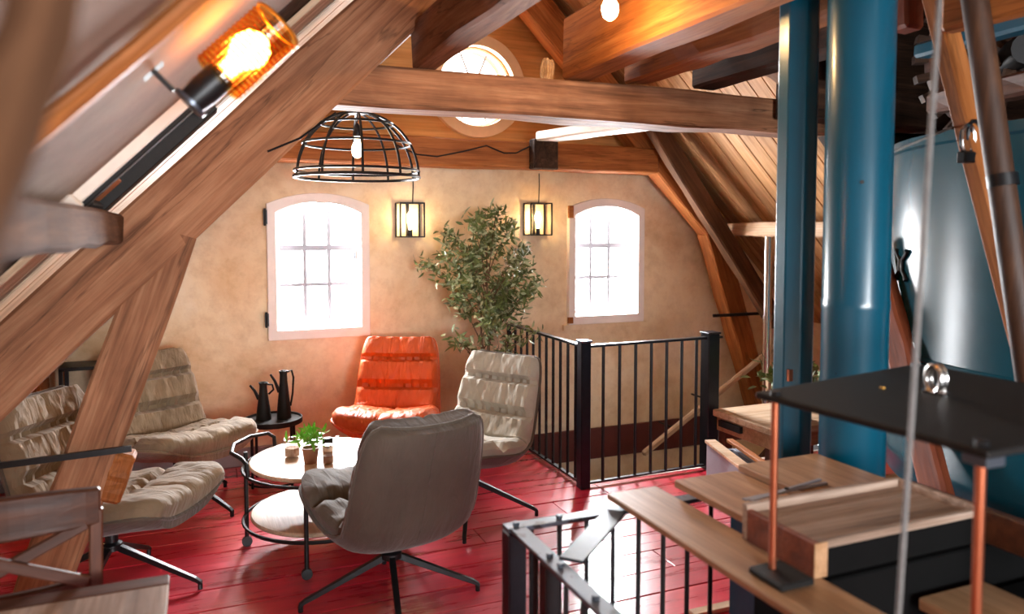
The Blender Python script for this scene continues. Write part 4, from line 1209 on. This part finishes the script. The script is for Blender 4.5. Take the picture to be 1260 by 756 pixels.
pcn = empty('upper_plank', (1.62, 1.68, 0.8905)); tag(pcn, 'rear oak plank of the worktop against the thick column', 'plank')
MB().box(-0.115, 0.195, -0.155, 0.155, 0.028, 0.05).build('board', 'oak', pcn, bevel=0.003)
MB().box(-0.105, 0.19, -0.14, 0.14, 0.0, 0.028).build('spacer', 'redwood', pcn)
sc_ = empty('steel_shears', (1.465, 1.584, 0.9412)); sc_.rotation_euler = (0, 0, radians(6.8)); tag(sc_, 'pair of blue grey steel shears lying on the raised plank', 'scissors')
for sg in (-1, 1):
    m = MB().box(-0.15, 0.0, -0.008, 0.008, 0.0 if sg < 0 else 0.004, 0.004 if sg < 0 else 0.008, Matrix.Rotation(sg * 0.07, 4, 'Z'))
    m.box(0.0, 0.15, -0.005, 0.005, 0.0 if sg < 0 else 0.004, 0.006 if sg < 0 else 0.010, Matrix.Rotation(sg * 0.07, 4, 'Z'))
    m.build('blade', 'greypaint', sc_, bevel=0.001)
MB().cyl((0, 0, 0), (0, 0, 0.012), 0.006, 10).build('pivot', 'black', sc_)

ty = empty('wooden_tray', (1.49, 1.36, 0.8905)); tag(ty, 'shallow wooden tray with a raised rim under the black plate', 'tray')
MB().box(-0.245, 0.245, -0.1, 0.1, 0.055, 0.07).build('tray_floor', 'greywood_x', ty)
MB().box(-0.262, 0.262, 0.1, 0.118, 0.0, 0.09).build('rim_board', 'greywood_x', ty, bevel=0.002)
MB().box(-0.262, -0.245, -0.118, 0.1, 0.0, 0.078).build('end_board', 'redwood', ty, bevel=0.002)
MB().box(0.245, 0.262, -0.118, 0.1, 0.0, 0.09).build('end_board', 'greywood_x', ty, bevel=0.002)
MB().box(-0.245, 0.245, -0.118, -0.1, 0.045, 0.078).build('rim_board', 'greywood_x', ty, bevel=0.002)
MB().box(-0.262, -0.225, -0.122, -0.118, 0.0, 0.078).build('corner_post', 'oak', ty, bevel=0.001)
MB().box(-0.225, 0.262, -0.1215, -0.1185, 0.0, 0.062).build('black_front', 'blackwood', ty)
tag(box('side_rim_board', 1.757, 1.785, 0.45, 1.46, 0.8905, 0.972, 'brown', bevel=0.003), 'dark wooden board standing on edge behind the copper rod', 'board')
tag(box('side_board', 1.53, 1.75, 0.5, 1.225, 0.7705, 0.80, 'oak', bevel=0.004), 'low oak board at the bottom right corner', 'board')

PS = empty('plate_stand', (1.145, 1.335, 0.8905)); tag(PS, 'black square plate carried on slim copper rods at right', 'stand')
MB().prism([(0.035, -0.512), (0.65, -0.50), (0.65, 0.10), (0.62, 0.118), (-0.005, 0.0)], [], 0.388, 0.402, lambda u, v, w: (u, v, w)).build('plate', 'blackmatte', PS, bevel=0.003)
MB().cyl((0.012, -0.045, 0.012), (0.012, -0.045, 0.388), 0.0085, 14).build('copper_rod', 'copper', PS, smooth=True)
MB().cyl((0.055, -0.485, 0.0), (0.055, -0.485, 0.388), 0.0085, 14).build('copper_rod', 'copper', PS, smooth=True)
MB().cyl((0.59, -0.48, -0.02), (0.59, -0.48, 0.388), 0.0085, 14).build('copper_rod', 'copper', PS, smooth=True)
MB().box(-0.03, 0.062, -0.12, -0.015, 0.0, 0.016).build('base_bar', 'blackmatte', PS, bevel=0.004)
MB().box(0.04, 0.085, -0.507, -0.46, 0.37, 0.388).build('corner_bracket', 'steel', PS, bevel=0.002)
for x, y in ((0.012, -0.045), (0.055, -0.485), (0.6, 0.09)): MB().cyl((x, y, 0.402), (x, y, 0.412), 0.012, 6).build('nut', 'black', PS)
MB().cyl((0.29, -0.08, 0.402), (0.29, -0.08, 0.4055), 0.006, 8).build('screw', 'brass', PS)
RG = empty('ring_bolt', (1.485, 1.165, 1.2928)); RG.rotation_euler = (0, 0, radians(-8)); tag(RG, 'small shiny silver ring standing on the black plate', 'ring')
MB().tube([(0, 0.021 * cos(t), 0.034 + 0.030 * sin(t)) for t in [2 * pi * i / 24 for i in range(24)]], 0.0065, 8, closed=True).build('ring', 'silver', RG, smooth=True)
MB().tube([(0.013, 0.021 * cos(t), 0.034 + 0.030 * sin(t)) for t in [2 * pi * i / 24 for i in range(24)]], 0.0045, 8, closed=True).build('ring', 'silver', RG, smooth=True)
MB().lathe([(0.012, 0), (0.013, 0.006), (0.006, 0.011), (0, 0.011)], 14).build('foot_nut', 'silver', RG, smooth=True).location = (0.008, -0.017, 0)
MB().lathe([(0.009, 0), (0.01, 0.006), (0.005, 0.009), (0, 0.009)], 14).build('foot_nut', 'silver', RG, smooth=True).location = (0.0, 0.02, 0)

# bench, crate and boards beyond the teal posts
BN = empty('low_bench', (3.66, 3.95, 0)); tag(BN, 'low pale wooden bench behind the slim teal post', 'bench')
MB().box(-0.42, 0.45, -0.33, 0.27, 0.385, 0.43).build('top', 'pale', BN, bevel=0.005)
MB().box(-0.40, 0.42, -0.30, 0.25, 0.29, 0.384).build('apron', 'oak_x', BN, bevel=0.004)
for x in (-0.36, 0.36):
    for y in (-0.25, 0.2): MB().box(x - 0.03, x + 0.03, y - 0.03, y + 0.03, 0, 0.29).build('leg', 'brown', BN)
MB().box(-0.425, -0.401, -0.02, 0.20, 0.33, 0.372).build('name_plate', 'blackmatte', BN)
CRT = empty('grey_crate', (2.985, 3.60, 0)); CRT.rotation_euler = (0, 0, radians(-16.7)); tag(CRT, 'grey painted crate with a cream rim holding loose boards', 'crate')
MB().box(-0.12, -0.10, -0.27, 0.27, 0, 0.31).build('side_panel', 'greypaint', CRT)
MB().box(0.10, 0.12, -0.27, 0.27, 0, 0.27).build('side_panel', 'greypaint', CRT)
for y in (-0.27, 0.25): MB().box(-0.10, 0.10, y, y + 0.02, 0, 0.27).build('end_panel', 'greypaint', CRT)
MB().box(-0.13, -0.06, -0.28, 0.28, 0.31, 0.33).build('rim', 'pale', CRT, bevel=0.002)
MB().box(-0.1, 0.10, -0.25, 0.25, 0.02, 0.03).build('bottom', 'brown', CRT)
tag(timber('loose_board', (2.92, 3.34, 0.342), (3.05, 3.80, 0.342), 0.04, 0.022, 'beam_orange', side=(1, 0, 0), wob=0.001, bevel=0.002), 'orange board lying on the rim of the grey crate', 'board')
tag(timber('loose_board', (2.985, 3.36, 0.282), (3.10, 3.76, 0.282), 0.09, 0.02, 'greypaint', side=(1, 0, 0), wob=0.001, bevel=0.002), 'blue grey board lying in the grey crate', 'board')
tag(box('timber_stack', 3.0, 3.75, 2.95, 3.16, 0, 0.24, 'oak_x', bevel=0.01), 'squared timber on the floor between the teal uprights', 'timber')
tag(box('floor_kerb', 1.92, 2.44, 2.60, 2.65, 0.0, 0.02, 'pale', bevel=0.003), 'pale wooden strip on the red floor under the worktop', 'strip')
tag(box('teal_box', 2.24, 2.40, 2.40, 2.58, 0.0, 0.10, 'teal', bevel=0.006), 'low teal metal box on the floor under the worktop', 'box')

# potted plant on the bench between the posts
PL = empty('potted_fern', (3.56, 3.80, 0.4305)); tag(PL, 'small dark leafy plant in a pot seen between the teal uprights', 'plant')
MB().lathe([(0.07, 0), (0.09, 0.14), (0.095, 0.16), (0.08, 0.16), (0.078, 0.14), (0, 0.14)], 20).build('pot', 'pot', PL, smooth=True)
m = MB(); leaf_cloud(m, [(0.1 * cos(a), 0.1 * sin(a), 0.25 + 0.08 * (a % 1)) for a in range(9)], 240, 0.06, 0.08, 0.014, random.Random(5), 0.5)
tag(m.build('foliage', 'leaf', PL), kind='stuff')
tag(MB().box(-0.3, 0.28, -0.012, 0.012, -0.012, 0.012).build('wall_rail', 'black', loc=(4.35, 5.28, 0.93)), 'short black rail beside the honey brown post above the stair', 'rail')

# ================================================================ LEFT FOREGROUND
WC = empty('wooden_chair', (-0.40, 2.27, 0)); tag(WC, 'brown wooden chair with a curved top rail and crossed back at lower left', 'chair')
WC.rotation_euler = (0, 0, radians(6))
def curved_rail(z, h, x0, x1, arch, th, name, mat='brown'):
    n = 12; vs = []; fs = []
    for i in range(n + 1):
        t = i / n; x = x0 + (x1 - x0) * t; b = -0.035 * (1 - (2 * t - 1) ** 2); dz = arch * (1 - (2 * t - 1) ** 2)
        for dy, zz in ((-th / 2, z - h / 2), (th / 2, z - h / 2), (th / 2, z + h / 2 + dz), (-th / 2, z + h / 2 + dz)): vs.append((x, b + dy, zz))
    for i in range(n):
        for k in range(4): fs.append((i * 4 + k, i * 4 + (k + 1) % 4, i * 4 + 4 + (k + 1) % 4, i * 4 + 4 + k))
    fs += [(3, 2, 1, 0), tuple(n * 4 + k for k in range(4))]
    return MB().add(vs, fs).build(name, mat, WC, bevel=0.006)


curved_rail(0.912, 0.096, -0.267, 0.142, 0.017, 0.03, 'top_rail')
curved_rail(0.705, 0.04, -0.24, 0.115, 0.0, 0.026, 'lower_rail')
railing_bar('stile', (0.118, 0, 0.42), (0.13, 0, 0.905), 0.03, 0.034, 'brown', WC)
railing_bar('stile', (-0.245, 0, 0.42), (-0.255, 0, 0.905), 0.03, 0.034, 'brown', WC)
railing_bar('cross_slat', (-0.23, -0.02, 0.72), (0.108, -0.02, 0.873), 0.016, 0.03, 'brown', WC)
railing_bar('cross_slat', (-0.23, -0.036, 0.873), (0.108, -0.036, 0.72), 0.016, 0.03, 'brown', WC)
MB().box(-0.235, 0.135, -0.02, 0.42, 0.42, 0.45).build('seat', 'brown', WC, bevel=0.01)
for x in (-0.21, 0.10):
    for y in (0.0, 0.38): MB().box(x - 0.017, x + 0.017, y - 0.017, y + 0.017, 0, 0.42).build('leg', 'brown', WC, bevel=0.003)
WT = empty('wooden_table', (-0.35, 1.95, 0)); tag(WT, 'worn wooden table top at the bottom left corner', 'table')
MB().box(-0.6, 0.262, -0.42, 0.135, 0.722, 0.748).build('top', 'greywood', WT, bevel=0.003)
MB().box(-0.6, 0.262, 0.137, 0.195, 0.722, 0.749).build('edge_board', 'brown', WT, bevel=0.003)
MB().box(-0.58, 0.24, -0.40, -0.38, 0.65, 0.725).build('apron', 'brown', WT)
for x, y in ((-0.55, -0.37), (0.21, -0.37), (-0.55, 0.06), (0.21, 0.06)): MB().box(x - 0.025, x + 0.025, y - 0.025, y + 0.025, 0, 0.725).build('leg', 'brown', WT)

# black metal rack behind the leaning post
RK = empty('metal_rack', (-0.80, 5.32, 0)); tag(RK, 'black metal rack against the gable wall behind the leaning post', 'rack')
for x in (0, 0.33):
    for y in (0, 0.22): MB().box(x - 0.011, x + 0.011, y - 0.011, y + 0.011, 0, 0.80).build('upright', 'black', RK)
for z in (0.3, 0.55, 0.80):
    MB().box(-0.011, 0.341, -0.011, 0.231, z - 0.011, z + 0.011).build('shelf', 'black', RK)
CBN = empty('wood_cabinet', (-0.98, 5.3, 0)); tag(CBN, 'narrow honey wood cabinet left of the black metal rack', 'cabinet')
MB().box(-0.09, 0.09, -0.13, 0.2, 0, 0.9).build('body', 'beam_orange', CBN, bevel=0.006)
MB().box(-0.08, 0.08, -0.142, -0.13, 0.05, 0.85).build('door', 'beam_orange', CBN, bevel=0.004)
